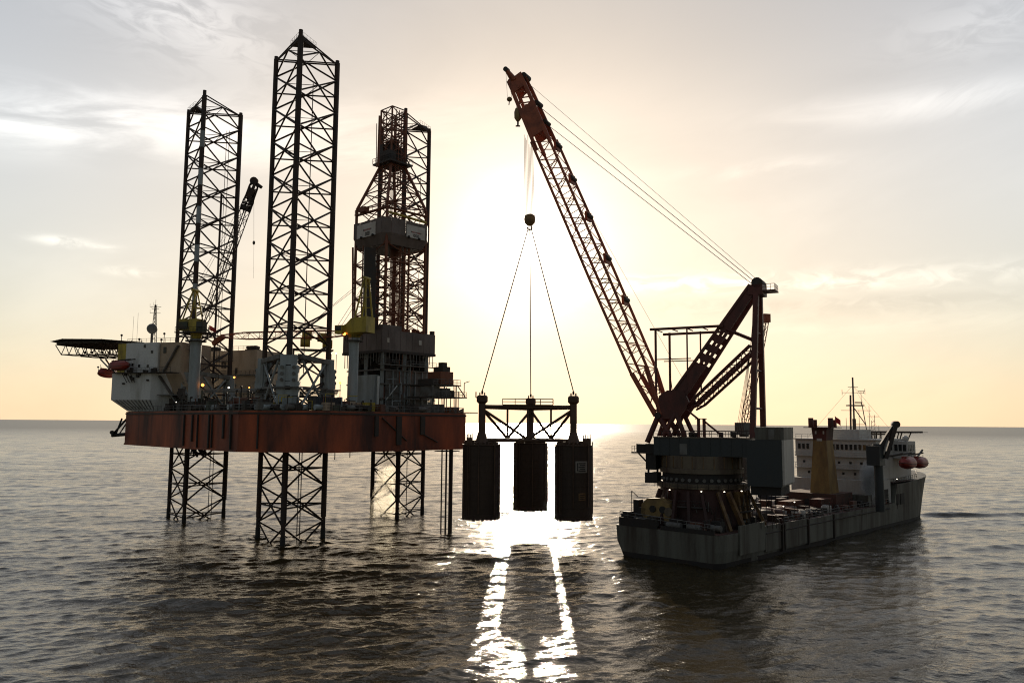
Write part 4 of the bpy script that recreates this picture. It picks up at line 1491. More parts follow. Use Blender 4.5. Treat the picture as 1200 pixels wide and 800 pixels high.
lb1, LF1 = lifeboat(at(139.5, 429.5, 185), -25, 6.4, 'dark red lifeboat hanging in front of the accommodation block below the helideck', 'lifeboats of the rig')
lb2, LF2 = lifeboat(at(126.5, 438.5, 190), 70, 6.0, 'smaller dark red lifeboat hanging at the far left corner under the helideck', 'lifeboats of the rig')
for s in (-1.6, 1.6):
    p = LF1(s, 0, at(139.5, 429.5, 186).z + 1.4)
    rod('davit_arm', p, FA(2.4 + s * .4 + 2, 1.6, ZB + 3.6), .15, 'dark_steel', acc, 6)
p = at(126.5, 438.5, 190) + vv(0, 0, 1.3)
rod('davit_arm', p, FA(1.0, 3.0, ZB + 3.2), .15, 'dark_steel', acc, 6)


# -- containers on the deck
def container(F, x0, x1, y0, y1, z0, h, mname, label):
    t = thing('container', F((x0 + x1) / 2, (y0 + y1) / 2, z0), label, 'container', 'containers on the rig deck')
    box('shell', F, x0, x1, y0, y1, z0, z0 + h, mname, t)
    n = int((x1 - x0) / .45)
    for i in range(n):
        x = x0 + .2 + i * .45
        box('corrugation', F, x, x + .2, y0 - .06, y0 - .003, z0 + .2, z0 + h - .2, mname, t)
    for x in (x0, x1):
        for y in (y0, y1):
            box('corner_post', F, x - .09, x + .09, y - .09, y + .09, z0, z0 + h + .03, mname, t)
    return t


pB = deck_pt(380, 3.4)
container(Frame(pB.x, pB.y, 47), -3.0, 3.0, -1.2, 1.2, DECK + .14, 2.5, 'container_navy', 'navy container on the rig deck right of the nearest leg')
pB = deck_pt(288, 5.0)
container(Frame(pB.x, pB.y, -43), -3.0, 3.0, -1.2, 1.2, DECK + .14, 2.5, 'container_rust', 'rust-red container on the rig deck left of the nearest leg')
pB = deck_pt(430, 2.4)
container(Frame(pB.x, pB.y, 47), -1.1, 1.1, -.9, .9, DECK + .14, 1.7, 'yellow_paint', 'small yellow container at the deck edge under the drill floor')

# -- little flag by the left crane
fp = at(244, 398, 176)
fl_ = thing('flag', fp, 'small red and white flag on a staff right of the white crane column', 'flag')
rod('staff', fp, fp + vv(0, 0, 3.4), .05, 'grey_steel', fl_, 5)
mb = MB()
n = 7
V = []
for i in range(n):
    for k in (0, 1):
        V.append(fp + vv(.08 + i * .24, .12 * math.sin(i * 1.3), 3.3 - k * 1.0 - i * .10 + .05 * math.sin(i)))
    for k in (0, 1):
        V.append(fp + vv(.08 + i * .24, .12 * math.sin(i * 1.3) + .03, 3.3 - k * 1.0 - i * .10 + .05 * math.sin(i)))
Fc = []
for i in range(n - 1):
    a, b = i * 4, (i + 1) * 4
    Fc += [(a, b, b + 1, a + 1), (a + 2, a + 3, b + 3, b + 2), (a, a + 2, b + 2, b), (a + 1, b + 1, b + 3, a + 3)]
mb.add(V, Fc)
mb.build('cloth', 'flag_red', fl_)

# ------------------------------------------------------------------ the lifted load: three suction buckets under a frame
at = _at0
BL, BR, BM = atz(564, 12, 164.5), atz(672, 12, 164.5), atz(621.5, 12, 181.0)
BC = [vv(p.x, p.y, 0) for p in (BL, BR, BM)]
BH0, BH1, BRAD = 4.8, at(564, 521, 164.5).z, 3.86
ctr = (BC[0] + BC[1] + BC[2]) / 3
ld = thing('suction_bucket_frame', vv(ctr.x, ctr.y, BH0), 'brown steel frame with three big cylindrical suction buckets hanging over the sea', 'steel frame')
TOPZ = at(570, 476.5, 164.5).z
LOWZ = at(570, 515.5, 164.5).z
COLT = at(570, 463, 164.5).z
names = ('left', 'right', 'middle')
for k, c in enumerate(BC):
    bk = part('suction_bucket', vv(c.x, c.y, BH0), ld, ('bucket below the left column', 'bucket with two pale notice boards on its skin', 'rear bucket between the two others')[k])
    mb = MB()
    n = 40
    prof = [(BRAD - .12, BH0 + .05), (BRAD, BH0), (BRAD, BH1 - .2), (BRAD - .15, BH1)]
    mb.lathe(vv(c.x, c.y, 0), prof, n)
    mb.build('skirt', 'bucket_brown', bk, True)
    for z in [BH0 + .9 + i * 1.45 for i in range(10)]:
        mb = MB()
        mb.lathe(vv(c.x, c.y, 0), [(BRAD - .02, z - .07), (BRAD + .045, z - .05), (BRAD + .045, z + .05), (BRAD - .02, z + .07)], n)
        mb.build('weld_ring', 'bucket_brown', bk, True)
    for i in range(26):
        a = 2 * math.pi * i / 26 + k
        p = vv(c.x + BRAD * .995 * math.cos(a), c.y + BRAD * .995 * math.sin(a), 0)
        h = random.uniform(.05, .32)
        beam('tip_tooth', vv(p.x, p.y, BH0 - h), vv(p.x, p.y, BH0 + .3), .7, .10, 'bucket_brown', bk, up=vv(math.cos(a), math.sin(a), 0))
    vdeg = math.degrees(math.atan2(-c.y, -c.x))
    for dg in (-62, -8, 41, 66):
        a = R(vdeg + dg + 7 * k)
        e_ = vv(math.cos(a), math.sin(a), 0) * (BRAD + .16)
        rod('grout_pipe', vv(c.x, c.y, BH0 + random.uniform(.4, 3)) + e_, vv(c.x, c.y, BH1 + .8) + e_, .11, 'frame_brown', bk, 6)
    mb = MB()
    for dg in (17, 23):
        a = R(vdeg + dg - 60)
        e_ = vv(math.cos(a), math.sin(a), 0) * (BRAD + .22)
        mb.rod(vv(c.x, c.y, BH0 + 1) + e_, vv(c.x, c.y, BH1 + 1) + e_, .05, 5)
    for i in range(30):
        z = BH0 + 1.2 + i * .46
        e0, e1 = [vv(math.cos(R(vdeg + dg - 60)), math.sin(R(vdeg + dg - 60)), 0) * (BRAD + .22) for dg in (17, 23)]
        mb.rod(vv(c.x, c.y, z) + e0, vv(c.x, c.y, z) + e1, .035, 4)
    mb.build('ladder', 'frame_brown', bk)
    mb = MB()
    mb.lathe(vv(c.x, c.y, 0), [(BRAD + .12, BH1 - .02), (BRAD + .12, BH1 + .16)], n)
    mb.build('lid', 'frame_brown', bk, True)
    for i in range(12):
        a = 2 * math.pi * i / 12 + .2
        p0 = vv(c.x + 1.0 * math.cos(a), c.y + 1.0 * math.sin(a), BH1 + .16)
        p1 = vv(c.x + 3.5 * math.cos(a), c.y + 3.5 * math.sin(a), BH1 + .16)
        beam('lid_stiffener', p0 + vv(0, 0, .28), p1 + vv(0, 0, .12), .1, .55, 'frame_brown', bk)
    for i in range(8):
        a = i * .785 + random.uniform(-.2, .2)
        r_ = random.uniform(2.2, 3.1)
        F = Frame(c.x + r_ * math.cos(a), c.y + r_ * math.sin(a), random.uniform(0, 90))
        box('pump_unit', F, -.35, .35, -.3, .3, BH1 + .1, BH1 + random.uniform(.5, 1.1), 'frame_brown', bk)
for k, c in enumerate(BC):
    cl = part('column', vv(c.x, c.y, BH1), ld)
    rod('tube', vv(c.x, c.y, BH1 + .1), vv(c.x, c.y, COLT - 1.6), .72, 'frame_brown', cl, 16)
    mb = MB()
    mb.lathe(vv(c.x, c.y, 0), [(1.9, BH1 + .16), (1.2, BH1 + 1.0), (.74, BH1 + 2.6)], 16)
    mb.build('base_cone', 'frame_brown', cl, True)
    mb = MB()
    mb.lathe(vv(c.x, c.y, 0), [(.74, COLT - 1.7), (1.15, COLT - 1.3), (1.15, COLT - .3), (.9, COLT)], 16)
    mb.build('lifting_head', 'frame_brown', cl, True)
    for s in (-1, 1):
        F = Frame(c.x, c.y, 0)
        box('padeye', F, s * .5 - .12, s * .5 + .12, -.5, .5, COLT - .1, COLT + .55, 'frame_brown', cl)
for a, b in ((0, 1), (0, 2), (1, 2)):
    pa, pb = BC[a], BC[b]
    d = (pb - pa).normalized()
    z = lambda p, h: vv(p.x, p.y, h)
    mid = pa.lerp(pb, .5)
    rod('top_beam', z(pa + d * .7, TOPZ), z(pb - d * .7, TOPZ), .44, 'frame_brown', ld, 12)
    rod('bottom_beam', z(pa + d * 1.2, LOWZ), z(pb - d * 1.2, LOWZ), .36, 'frame_brown', ld, 12)
    rod('brace', z(pa + d * .6, TOPZ - .8), z(mid, LOWZ + .2), .30, 'frame_brown', ld, 10)
    rod('brace', z(pb - d * .6, TOPZ - .8), z(mid, LOWZ + .2), .30, 'frame_brown', ld, 10)
    rod('post', z(mid, LOWZ), z(mid, TOPZ), .22, 'frame_brown', ld, 10)
mid = BC[0].lerp(BC[1], .5)
FL = Frame(mid.x, mid.y, 0)
box('walkway', FL, -5.2, 5.2, -.7, .7, TOPZ + .40, TOPZ + .52, 'frame_brown', ld)
mb = MB()
for y in (-.65, .65):
    mb.railing([FL(-5.2, y, TOPZ + .52), FL(5.2, y, TOPZ + .52)], 1.15, 2.6, .07)
mb.build('walkway_railing', 'frame_brown', ld)
# small valve stands on the bucket lids
for c, dx, w in ((BC[0], -2.4, 1.2), (BC[1], 2.6, 1.6)):
    vs = part('valve_stand', vv(c.x + dx, c.y - 1.5, BH1), ld)
    F = Frame(c.x + dx, c.y - 1.5, 0)
    box('valve_box', F, -w / 2, w / 2, -.5, .5, BH1 + .16, BH1 + 1.5, 'frame_brown', vs)
    for i in range(4):
        x = -w / 2 + .12 + i * (w - .24) / 3
        rod('valve_pipe', F(x, 0, BH1 + 1.5), F(x, 0, BH1 + 2.1 + .25 * (i % 2)), .1, 'frame_brown', vs, 6)
rod('lamp_bracket', vv(BC[0].x - 1.3, BC[0].y, COLT - .5), vv(BC[0].x - .5, BC[0].y, COLT - .5), .09, 'frame_brown', ld, 6)
rod('lamp_bracket', vv(BC[0].x - 1.3, BC[0].y, COLT - .5), vv(BC[0].x - 1.3, BC[0].y, COLT + .7), .12, 'frame_brown', ld, 6)
# notice boards on the right bucket
nb_deg = math.degrees(math.atan2(-BC[1].y, -BC[1].x)) + 25


def on_bucket(nm, deg, half, z0, z1, mname, parent, out=.05):
    c = BC[1]
    mb = MB()
    rr = []
    for o_ in (out, out + .04):
        for zz in (z0, z1):
            rr.append([vv(c.x + (BRAD + o_) * math.cos(R(deg + t)), c.y + (BRAD + o_) * math.sin(R(deg + t)), zz) for t in (-half, -half / 3, half / 3, half)])
    V = rr[0] + rr[1] + rr[2] + rr[3]
    Fc = []
    for i in range(3):
        Fc += [(8 + i, 9 + i, 13 + i, 12 + i), (i, 4 + i, 5 + i, 1 + i), (4 + i, 12 + i, 13 + i, 5 + i), (i, 1 + i, 9 + i, 8 + i)]
    Fc += [(0, 8, 12, 4), (3, 7, 15, 11)]
    mb.add(V, Fc)
    return mb.build(nm, mname, parent)


nb1z = at(684, 547, 161).z
nbp = on_bucket('notice_board', nb_deg, 19, nb1z - 1.15, nb1z + 1.15, 'board_grey', ld, .06)
for dz_, a, hlf in ((.72, 3, 11), (.36, 4, 9), (-.02, 2, 10), (-.40, 4, 9), (-.78, 3, 11)):
    on_bucket('print_line', nb_deg + a - 2, hlf, nb1z + dz_ - .09, nb1z + dz_ + .09, 'sign_black', nbp, .115)
on_bucket('print_line', nb_deg - 13, 1.4, nb1z - .8, nb1z + .8, 'sign_black', nbp, .115)
nb2z = at(684, 582, 161).z
nbp2 = on_bucket('notice_board', nb_deg + 1, 11, nb2z - .75, nb2z + .75, 'brown_strut', ld, .06)
for dz_ in (.4, 0, -.4):
    on_bucket('print_line', nb_deg + 1, 8, nb2z + dz_ - .08, nb2z + dz_ + .08, 'bucket_brown', nbp2, .115)

# slings from the hook to the three columns
HOOK = vv(ctr.x, ctr.y, at(622, 267, ctr.y).z)
for k, c in enumerate(BC):
    sl = thing('lifting_sling', vv(c.x, c.y, COLT), ('wire sling running down from the hook to the left column', 'wire sling running down from the hook to the right column',
                                                  'wire sling running straight down from the hook to the middle column')[k], 'sling', 'wire slings of the lifted frame')
    top = HOOK + (c - ctr) * .03
    end = vv(c.x, c.y, COLT + .9)
    rod('wire', top, end, .11, 'rope', sl, 6)
    rod('shackle', end, vv(c.x, c.y, COLT + .2), .22, 'dark_steel', sl, 8)


# ------------------------------------------------------------------ the crane ship
FS = Frame(27.2, 143.3, 46.2)                     # x forward from the stern, y to port (away from the camera)
ship = thing('crane_ship', FS(0, 0, 0), 'grey crane ship with white deckhouse lying at the right', 'ship')
DK = 5.4


def starboard(x):
    """The near quarter is fuller at the waterline than the far one."""
    s = ship_section(x)
    if x < 14:
        rd = 1.1 * max(0, 1 - x / 2.2) ** 2
        s[1], s[2], s[3], s[4] = (9.4 - rd, -2), (10.5 - rd, -.4), (10.9 - rd, 2.6), (11 - rd, s[4][1])
    return s


def ship_section(x):
    """Half section (half-breadth, z) list from keel to deck edge at station x."""
    dkz = DK if x < 84 else DK + 4.4 * min(1, (x - 84) / .5) + max(0, x - 92) * .045
    if x <= 14:
        wl = 8.6 + 2.2 * min(1, x / 14)
        rd = .5 * max(0, 1 - x / 2.2) ** 2               # rounded stern corner
        return [(0, -3), (wl - 1.6, -2), (wl, -.4), (11 - rd - .25 * (1 - x / 14), 2.6), (11 - rd, dkz)]
    t = min(1, max(0, (x - 96) / 29.0))
    wl = 10.8 * (1 - t ** 2.2)
    dk = 11.0 * (1 - min(1, max(0, (x - 102) / 25.0)) ** 2.6)
    return [(0, -3), (max(.05, wl - 1.2), -2), (max(.06, wl), -.4), (max(.08, wl + (dk - wl) * .55), (dkz + .4) * .55), (max(.1, dk), dkz)]


xs = [0, .5, 1.1, 2.2, 5, 9, 14, 22, 32, 44, 56, 68, 76, 80, 83.99, 84.01, 86, 90, 94, 98, 102, 106, 110, 114, 117.5, 120, 122, 123.5, 124.4]
mb = MB()
rings = []
for x in xs:
    s = ship_section(x)
    xo = [0, 0, 0, .35, 1.2] if x > 110 else [0] * 5
    k = max(0, (x - 110) / 14) if x > 110 else 0
    rings.append([FS(x + xo[i] * k, -h, z) for i, (h, z) in enumerate(starboard(x))][::-1] + [FS(x + xo[i] * k, h, z) for i, (h, z) in enumerate(s)][1:])
mb.loft(rings)
hullo = mb.build('hull', 'ship_grey', ship, label='grey hull with rust stains and a squared-off stern')
# boot topping, a dark band just proud of the shell at the waterline
mb = MB()
V = []
for x in xs[:-1]:
    s = ship_section(x)
    (h1, z1), (h2, z2_) = s[2], s[3]
    f = (.75 - z1) / (z2_ - z1)
    (g1, _), (g2, _) = starboard(x)[2:4]
    V.append([(FS(x, -(g1 + .03), z1)), FS(x, -(g1 + (g2 - g1) * f + .03), .75), FS(x, h1 + (h2 - h1) * f + .03, .75), FS(x, h1 + .03, z1)])
for i in range(len(V) - 1):
    a, b = V[i], V[i + 1]
    mb.add([a[0], a[1], b[1], b[0]], [(0, 1, 2, 3)])
    mb.add([a[2], a[3], b[3], b[2]], [(0, 1, 2, 3)])
e = [p + (FS(-.03, 0) - FS(0, 0)) for p in V[0]]
mb.add([e[0], e[1], e[2], e[3]], [(0, 1, 2, 3)])
mb.build('boot_topping', 'boot_black', hullo)
mb = MB()
for a, b, z in ((0.3, 83.9, DK), (84.2, 112, DK + 4.75)):
    for i in range(12):
        x0, x1 = a + (b - a) * i / 12, a + (b - a) * (i + 1) / 12
        h0, h1 = ship_section(x0)[-1][0] - .15, ship_section(x1)[-1][0] - .15
        mb.add([FS(x0, -h0, z + .03), FS(x1, -h1, z + .03), FS(x1, h1, z + .03), FS(x0, h0, z + .03)], [(0, 1, 2, 3)])
mb.build('deck', 'ship_deck', ship)
# shell plates that stand proud along the near side, with frames between
for x0, x1, z0, z1 in ((6.2, 15.6, 1.6, 6.6), (15.7, 22.0, 1.2, 5.8), (24.0, 33.4, 1.0, 5.7), (34.4, 46.0, .9, 5.5)):
    box('shell_plate', FS, x0, x1, -11.17, -10.9, z0, z1, 'ship_grey', hullo)
for x in (22.5, 23.4, 33.9, 46.5):
    beam('fender', FS(x, -11.2, .6), FS(x, -11.2, DK + .2), .45, .4, 'dark_steel', hullo, up=FS(1, 0) - FS(0, 0))
rod('rubbing_strake', FS(16, -11.1, 4.4), FS(80, -11.1, 4.4), .16, 'dark_steel', hullo, 6)
# low dark bulwark round the stern and open rails
mb = MB()
mb.box(FS, -.08, .1, 1.5, 9.8, DK, DK + 1.5)
mb.box(FS, 2.2, 6.0, 10.8, 11.0, DK, DK + 1.9)
mb.box(FS, -.08, .1, -9.8, .8, DK, DK + .7)
mb.build('stern_bulwark', 'boot_black', ship)
mb = MB()
mb.railing([FS(.1, 9.7, DK + 1.4), FS(.1, -9.7, DK + .6)], 1.1, 1.8, .06)
mb.railing([FS(24, -10.9, DK + .1), FS(80, -10.9, DK + .1)], 1.1, 2.0, .05)
mb.railing([FS(20, 10.9, DK + .1), FS(80, 10.9, DK + .1)], 1.1, 2.0, .05)
mb.railing([FS(84.3, -10.8, DK + 4.6), FS(92, -10.8, DK + 4.8), FS(103, -10.4, DK + 5.1), FS(112, -7.4, DK + 5.6)], 1.1, 2.0, .05)
mb.build('deck_railing', 'grey_steel', ship)
# stern fittings left of the tub
st = part('stern_fittings', FS(3, 6, DK), ship, 'dark mooring winches and fairleads on the stern')
for x, y, w, d, h in ((1.2, 9.2, 1.5, 1.5, 2.4), (2.6, 6.6, 2.0, 1.6, 3.2), (4.2, 9.0, 1.5, 1.2, 4.4), (1.0, 3.4, 1.6, 2.0, 1.9), (3.5, 2.6, 1.4, 1.6, 2.6), (1.4, -1.2, 1.4, 2.2, 1.8), (1.2, -5.4, 1.2, 2.0, 1.7), (3.2, -8.2, 1.6, 1.8, 1.9)):
    box('winch_frame', FS, x, x + w, y - d / 2, y + d / 2, DK + .05, DK + h, random.choice(('dark_steel', 'container_rust', 'boot_black')), st)
    rod('winch_drum', FS(x - .2, y - d / 2 - .3, DK + .8), FS(x - .2, y + d / 2 + .3, DK + .8), .55, 'grey_steel', st, 12)
rod('crane_post', FS(2.0, 8.4, DK + 2.4), FS(2.0, 8.4, DK + 6.2), .07, 'dark_steel', st, 5)
rod('crane_arm', FS(2.0, 8.4, DK + 6.2), FS(2.0, 7.0, DK + 5.2), .07, 'dark_steel', st, 5)
rod('light_arm', FS(3.0, 6.0, DK + 3.2), FS(3.0, 5.0, DK + 4.6), .1, 'dark_steel', st, 5)
ball('floodlight', FS(3.0, 5.0, DK + 4.6), .35, 'dark_steel', st)
# yellow mooring winch before the tub
yw = part('yellow_winch', FS(2.4, 4.0, DK), ship, 'yellow twin-drum winch on the stern')
p = FS(3.0, 4.6, DK)
mb = MB()
F = Frame(*FS(2.6, 3.2).xy, 46.2 - 90)
prof = [(-3.6, 2.2), (-3.4, 3.9), (-2.2, 5.0), (.8, 5.2), (2.4, 4.2), (3.0, 2.2), (2.4, 1.2), (-2.8, 1.2)]
mb.loft([[F(x, 0, DK + z) for x, z in prof], [F(x, 2.4, DK + z) for x, z in prof]])
mb.build('winch_casing', 'hook_yellow', yw)
for x in (-.9, 1.2):
    rod('drum_end', F(x, .02, DK + 3.2), F(x, -.3, DK + 3.2), .62, 'boot_black', yw, 14)
rod('pale_wheel', F(2.5, -.05, DK + 2.9), F(2.5, -.35, DK + 2.9), .8, 'cream_ring', yw, 14)
for x in (-2.4, 1.6):
    box('winch_foot', F, x, x + .7, .2, 2.2, DK + .04, DK + 1.25, 'dark_steel', yw)

# crane foundation: fixed tub on a flared skirt with raking struts
SL = FS(12.9, 0, 0)
tub = part('crane_tub', vv(SL.x, SL.y, DK), ship, 'fixed round crane tub on raking brown struts')
zr = [DK + .05, 12.4]
mb = MB()
mb.lathe(vv(SL.x, SL.y, 0), [(8.9, DK + .04), (8.1, 9.6), (7.7, 12.3)], 40)
mb.build('skirt', 'skirt_red', tub, True, 'dark red flared skirt')
mb = MB()
mb.lathe(vv(SL.x, SL.y, 0), [(8.1, 12.32), (8.35, 12.4), (8.35, 13.2), (8.1, 13.25)], 40)
mb.build('lower_ring', 'cream_ring', tub, True)
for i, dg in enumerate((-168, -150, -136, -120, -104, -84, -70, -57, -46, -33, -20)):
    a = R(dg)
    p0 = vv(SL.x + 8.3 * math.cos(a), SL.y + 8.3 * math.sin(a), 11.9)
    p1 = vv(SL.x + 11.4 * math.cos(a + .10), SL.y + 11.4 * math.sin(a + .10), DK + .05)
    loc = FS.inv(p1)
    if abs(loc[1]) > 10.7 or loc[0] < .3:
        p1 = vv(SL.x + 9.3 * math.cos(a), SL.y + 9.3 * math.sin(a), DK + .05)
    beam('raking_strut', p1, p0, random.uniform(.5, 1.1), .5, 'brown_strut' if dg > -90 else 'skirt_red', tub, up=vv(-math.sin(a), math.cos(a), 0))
for k in range(34):
    a = R(random.uniform(-175, 10))
    r_ = 8.6 + random.uniform(0, .5)
    z0_ = random.uniform(DK + .3, 10)
    p = vv(SL.x + r_ * math.cos(a), SL.y + r_ * math.sin(a), z0_)
    q = p + vv(random.uniform(-.6, .6), random.uniform(-.2, .2), random.uniform(1.0, 3.2))
    rod('service_pipe', p, q, random.uniform(.05, .16), random.choice(('dark_steel', 'skirt_red', 'grey_steel')), tub, 6)
for a0_, a1_, z in ((-170, -95, 9.2), (-60, 0, 8.4)):
    mb = MB()
    pts_ = [vv(SL.x + 9.3 * math.cos(R(t)), SL.y + 9.3 * math.sin(R(t)), z) for t in range(a0_, a1_ + 1, 8)]
    mb.railing(pts_, 1.1, 1.3, .05)
    for p, q in zip(pts_[:-1], pts_[1:]):
        mb.rod(p, q, .22, 4)
    mb.build('side_gallery', 'dark_steel', tub)
for i in range(11):
    a = R(-160 + i * 14)
    p = vv(SL.x + 8.5 * math.cos(a), SL.y + 8.5 * math.sin(a), 12.05)
    if i in (1, 4, 6, 8):
        ball('lamp', p, .15, 'lamp_white', tub, .6)
mb = MB()
mb.railing([vv(SL.x + 8.9 * math.cos(R(a)), SL.y + 8.9 * math.sin(R(a)), 12.3) for a in range(-180, 40, 12)], 1.1, 1.8, .04)
mb.build('ring_railing', 'dark_steel', tub)
for k in range(22):
    a = R(random.uniform(-165, 20))
    r_ = random.uniform(8.4, 9.6)
    F = Frame(SL.x + r_ * math.cos(a), SL.y + r_ * math.sin(a), math.degrees(a))
    if abs(FS.inv(F(0, 0))[1]) > 10.3 or FS.inv(F(0, 0))[0] < .6:
        continue
    box('side_locker', F, -.4, .4, -.5, .5, DK + .06, DK + random.uniform(.8, 2.2), random.choice(('dark_steel', 'container_rust', 'boot_black', 'grey_steel')), tub)

# funnel
fn = part('funnel', FS(62, -3, DK), ship, 'tapering ochre funnel with a dark red horned top')
mb = MB()
f0, f1, f2 = DK + .05, 20.6, 23.4
mb.loft([[FS(62 + sx * 2.7, -3 + sy * 2.5, f0) for sx, sy in ((-1, -1), (1, -1), (1, 1), (-1, 1))],
         [FS(62 + sx * 1.9, -3 + sy * 1.5, f1) for sx, sy in ((-1, -1), (1, -1), (1, 1), (-1, 1))]])
mb.build('casing', 'funnel_ochre', fn)
mb = MB()
mb.loft([[FS(62 + sx * 1.9, -3 + sy * 1.5, f1 + .01) for sx, sy in ((-1, -1), (1, -1), (1, 1), (-1, 1))],
         [FS(62 + sx * 2.0, -3 + sy * 1.8, f2) for sx, sy in ((-1, -1), (1, -1), (1, 1), (-1, 1))]])
mb.build('top_casing', 'crane_red', fn)
box('top_platform', FS, 58.9, 65.1, -6.2, .2, f2, f2 + .18, 'crane_red', fn)
for y in (-5.3, -.7):
    rod('exhaust_pipe', FS(61.0, y, f2), FS(61.0, y, f2 + 2.3), .6, 'crane_red', fn, 10)
    rod('exhaust_pipe', FS(63.4, y, f2), FS(63.4, y, f2 + 1.9), .45, 'crane_red', fn, 10)
for y, w in ((-4.0, .35), (-2.2, .35)):
    box('vent_opening', FS, 60.0, 60.1, y - w / 2, y + w / 2, f2 - 1.4, f2 - .7, 'sign_white', fn)
box('vent_opening', FS, 59.98, 60.12, -3.6, -2.4, f2 - 3.0, f2 - 2.4, 'sign_white', fn)
box('engine_casing', FS, 58.4, 68, -7.0, 5.5, DK + .05, DK + 3.2, 'ship_deck', fn)

# deckhouse
dh = part('deckhouse', FS(78, 0, DK), ship, 'white deckhouse with a row of dark windows')
box('lower_tier', FS, 74, 83.9, -10.2, 10.4, DK + .05, 11.0, 'ship_white', dh)
box('lower_tier', FS, 84.0, 104, -8.8, 8.8, DK + 4.8, 13.6, 'ship_white', dh)
box('middle_tier', FS, 77, 100, -9.4, 10.2, 11.02, 16.4, 'ship_white', dh)
box('bridge_tier', FS, 77, 98, -9.6, 10.4, 16.42, 20.4, 'ship_white', dh)
box('bridge_eave', FS, 76.6, 98.4, -9.9, 10.7, 20.42, 20.7, 'ship_white', dh)
box('tier_ledge', FS, 76.2, 77, -9.4, 10.2, 16.3, 16.5, 'ship_white', dh)
box('tier_ledge', FS, 75.8, 77, -9.4, 10.2, 13.4, 13.6, 'ship_white', dh)
mb = MB()
mb.railing([FS(76.3, -9.3, 16.5), FS(76.3, 10.1, 16.5)], 1.0, 1.6, .05)
mb.railing([FS(75.9, -9.3, 13.6), FS(75.9, 10.1, 13.6)], 1.0, 1.6, .05)
mb.railing([FS(77, -9.6, 20.7), FS(77, 10.4, 20.7)], 1.0, 1.6, .05)
mb.build('tier_railing', 'ship_white', dh)
for i in range(18):
    y = 9.3 - i * 1.08
    if 5.3 < y < 6.5:
        continue
    wd = box('window', FS, 76.90, 77.02, y - .40, y + .40, 18.0, 19.5, 'ship_white', dh)
    box('pane', FS, 76.86, 76.905, y - .33, y + .33, 18.1, 19.4, 'glass', dh)
for z, ys in ((14.6, (8.2, 5.4, -.6, -3.4, -6.0, 2.2)), (12.0, (7.0, 1.4, -1.6, -4.4))):
    for y in ys:
        box('porthole', FS, 76.92, 77.02, y - .28, y + .28, z, z + .6, 'glass', dh)
for i in range(7):
    x = 79 + i * 2.6
    box('side_window', FS, x, x + .9, -9.68, -9.58, 18.0, 19.3, 'glass', dh)
mb = MB()
ww = [(88.5, -13.0), (94.5, -13.0), (95.5, -11.0), (95.5, -9.62), (88.5, -9.62)]
mb.prism([tuple(FS(x, y).xy) for x, y in ww], 16.0, 20.2)
mb.build('bridge_wing', 'ship_white', dh)
for i in range(3):
    box('wing_window', FS, 88.44, 88.5, -12.7 + i * 1.0, -11.95 + i * 1.0, 17.8, 19.4, 'glass', dh)
for i in range(4):
    box('wing_window', FS, 89.0 + i * 1.3, 89.9 + i * 1.3, -13.06, -13.0, 17.8, 19.4, 'glass', dh)
ball('radome', FS(92, -11.5, 20.9), .75, 'ship_white', dh)
box('top_house', FS, 80, 88, -4.6, 2.0, 20.72, 23.0, 'ship_white', dh)
box('arch_shade_panel', FS, 77.2, 82, -10.28, -10.2, DK + .4, DK + 3.4, 'boot_black', dh)  # flat black panel, its colour puts in the shade of the arch
# black boxes painting the shade of mooring port openings in the fore ship's side
for x0, x1 in ((85.5, 87.2), (88.2, 90.8)):
    box('opening_shade_panel', FS, x0, x1, -11.06, -10.7, 4.8, 7.4, 'boot_black', hullo)

ms = part('mast', FS(84, -2, 20.7), ship, 'tall signal mast with yards and radar platforms')
b = FS(84, -2, 20.7)
rod('main_pole', b, b + vv(0, 0, 15.5), .22, 'grey_steel', ms)
rod('pole_foot', b, b + vv(0, 0, 5.0), .45, 'cream_ring', ms, 10)
rod('stay_leg', b + vv(3.4, 0, 0), b + vv(2.1, 0, 9.0), .11, 'grey_steel', ms, 6)
rod('stay_leg', b + vv(-1.0, 0, 0), b + vv(-.7, 0, 11.0), .24, 'cream_ring', ms, 6)
rod('stay_leg', b + vv(.2, 0, 7.6), b + vv(3.0, 0, 3.4), .12, 'grey_steel', ms, 6)
rod('cross_tie', b + vv(0, 0, 3.6), b + vv(3.0, 0, 3.6), .08, 'grey_steel', ms, 6)
box('radar_platform', Frame(b.x, b.y, 0), -1.6, 2.4, -.8, .8, b.z + 8.2, b.z + 8.5, 'grey_steel', ms)
rod('radar_scanner', b + vv(.2, -.4, 9.1), b + vv(2.0, -.4, 9.1), .18, 'grey_steel', ms, 6)
for z, w in ((7.1, 3.2), (11.6, 2.8), (13.0, 1.3)):
    rod('yard', b + vv(-w, 0, z), b + vv(w if z > 8 else 4.4, 0, z), .06, 'grey_steel', ms, 5)
for x, z0, z1 in ((-2.0, 0, 5.2), (1.3, 0, 7.2), (3.9, 2.0, 8.3), (6.2, 0, 3.4), (2.0, 8.5, 12.0), (-2.8, 11.0, 12.4), (3.0, 11.2, 12.6), (5.2, 0, 6.0), (4.4, 0, 4.6), (2.6, 11.4, 12.0), (-.9, 9, 10.4)):
    rod('aerial', b + vv(x, 0, z0), b + vv(x, 0, z1), .06, 'grey_steel', ms, 5)
rod('aerial_cross', b + vv(1.2, 0, 12.0), b + vv(3.0, 0, 12.0), .07, 'grey_steel', ms, 5)
rod('yard', b + vv(3.4, 0, 5.6), b + vv(6.4, 0, 5.6), .06, 'grey_steel', ms, 5)
for k in range(4):
    rod('aerial_tie', b + vv(4.4, 0, 1 + k), b + vv(5.2, 0, 1.6 + k), .05, 'cream_ring', ms, 5)
mb = MB()
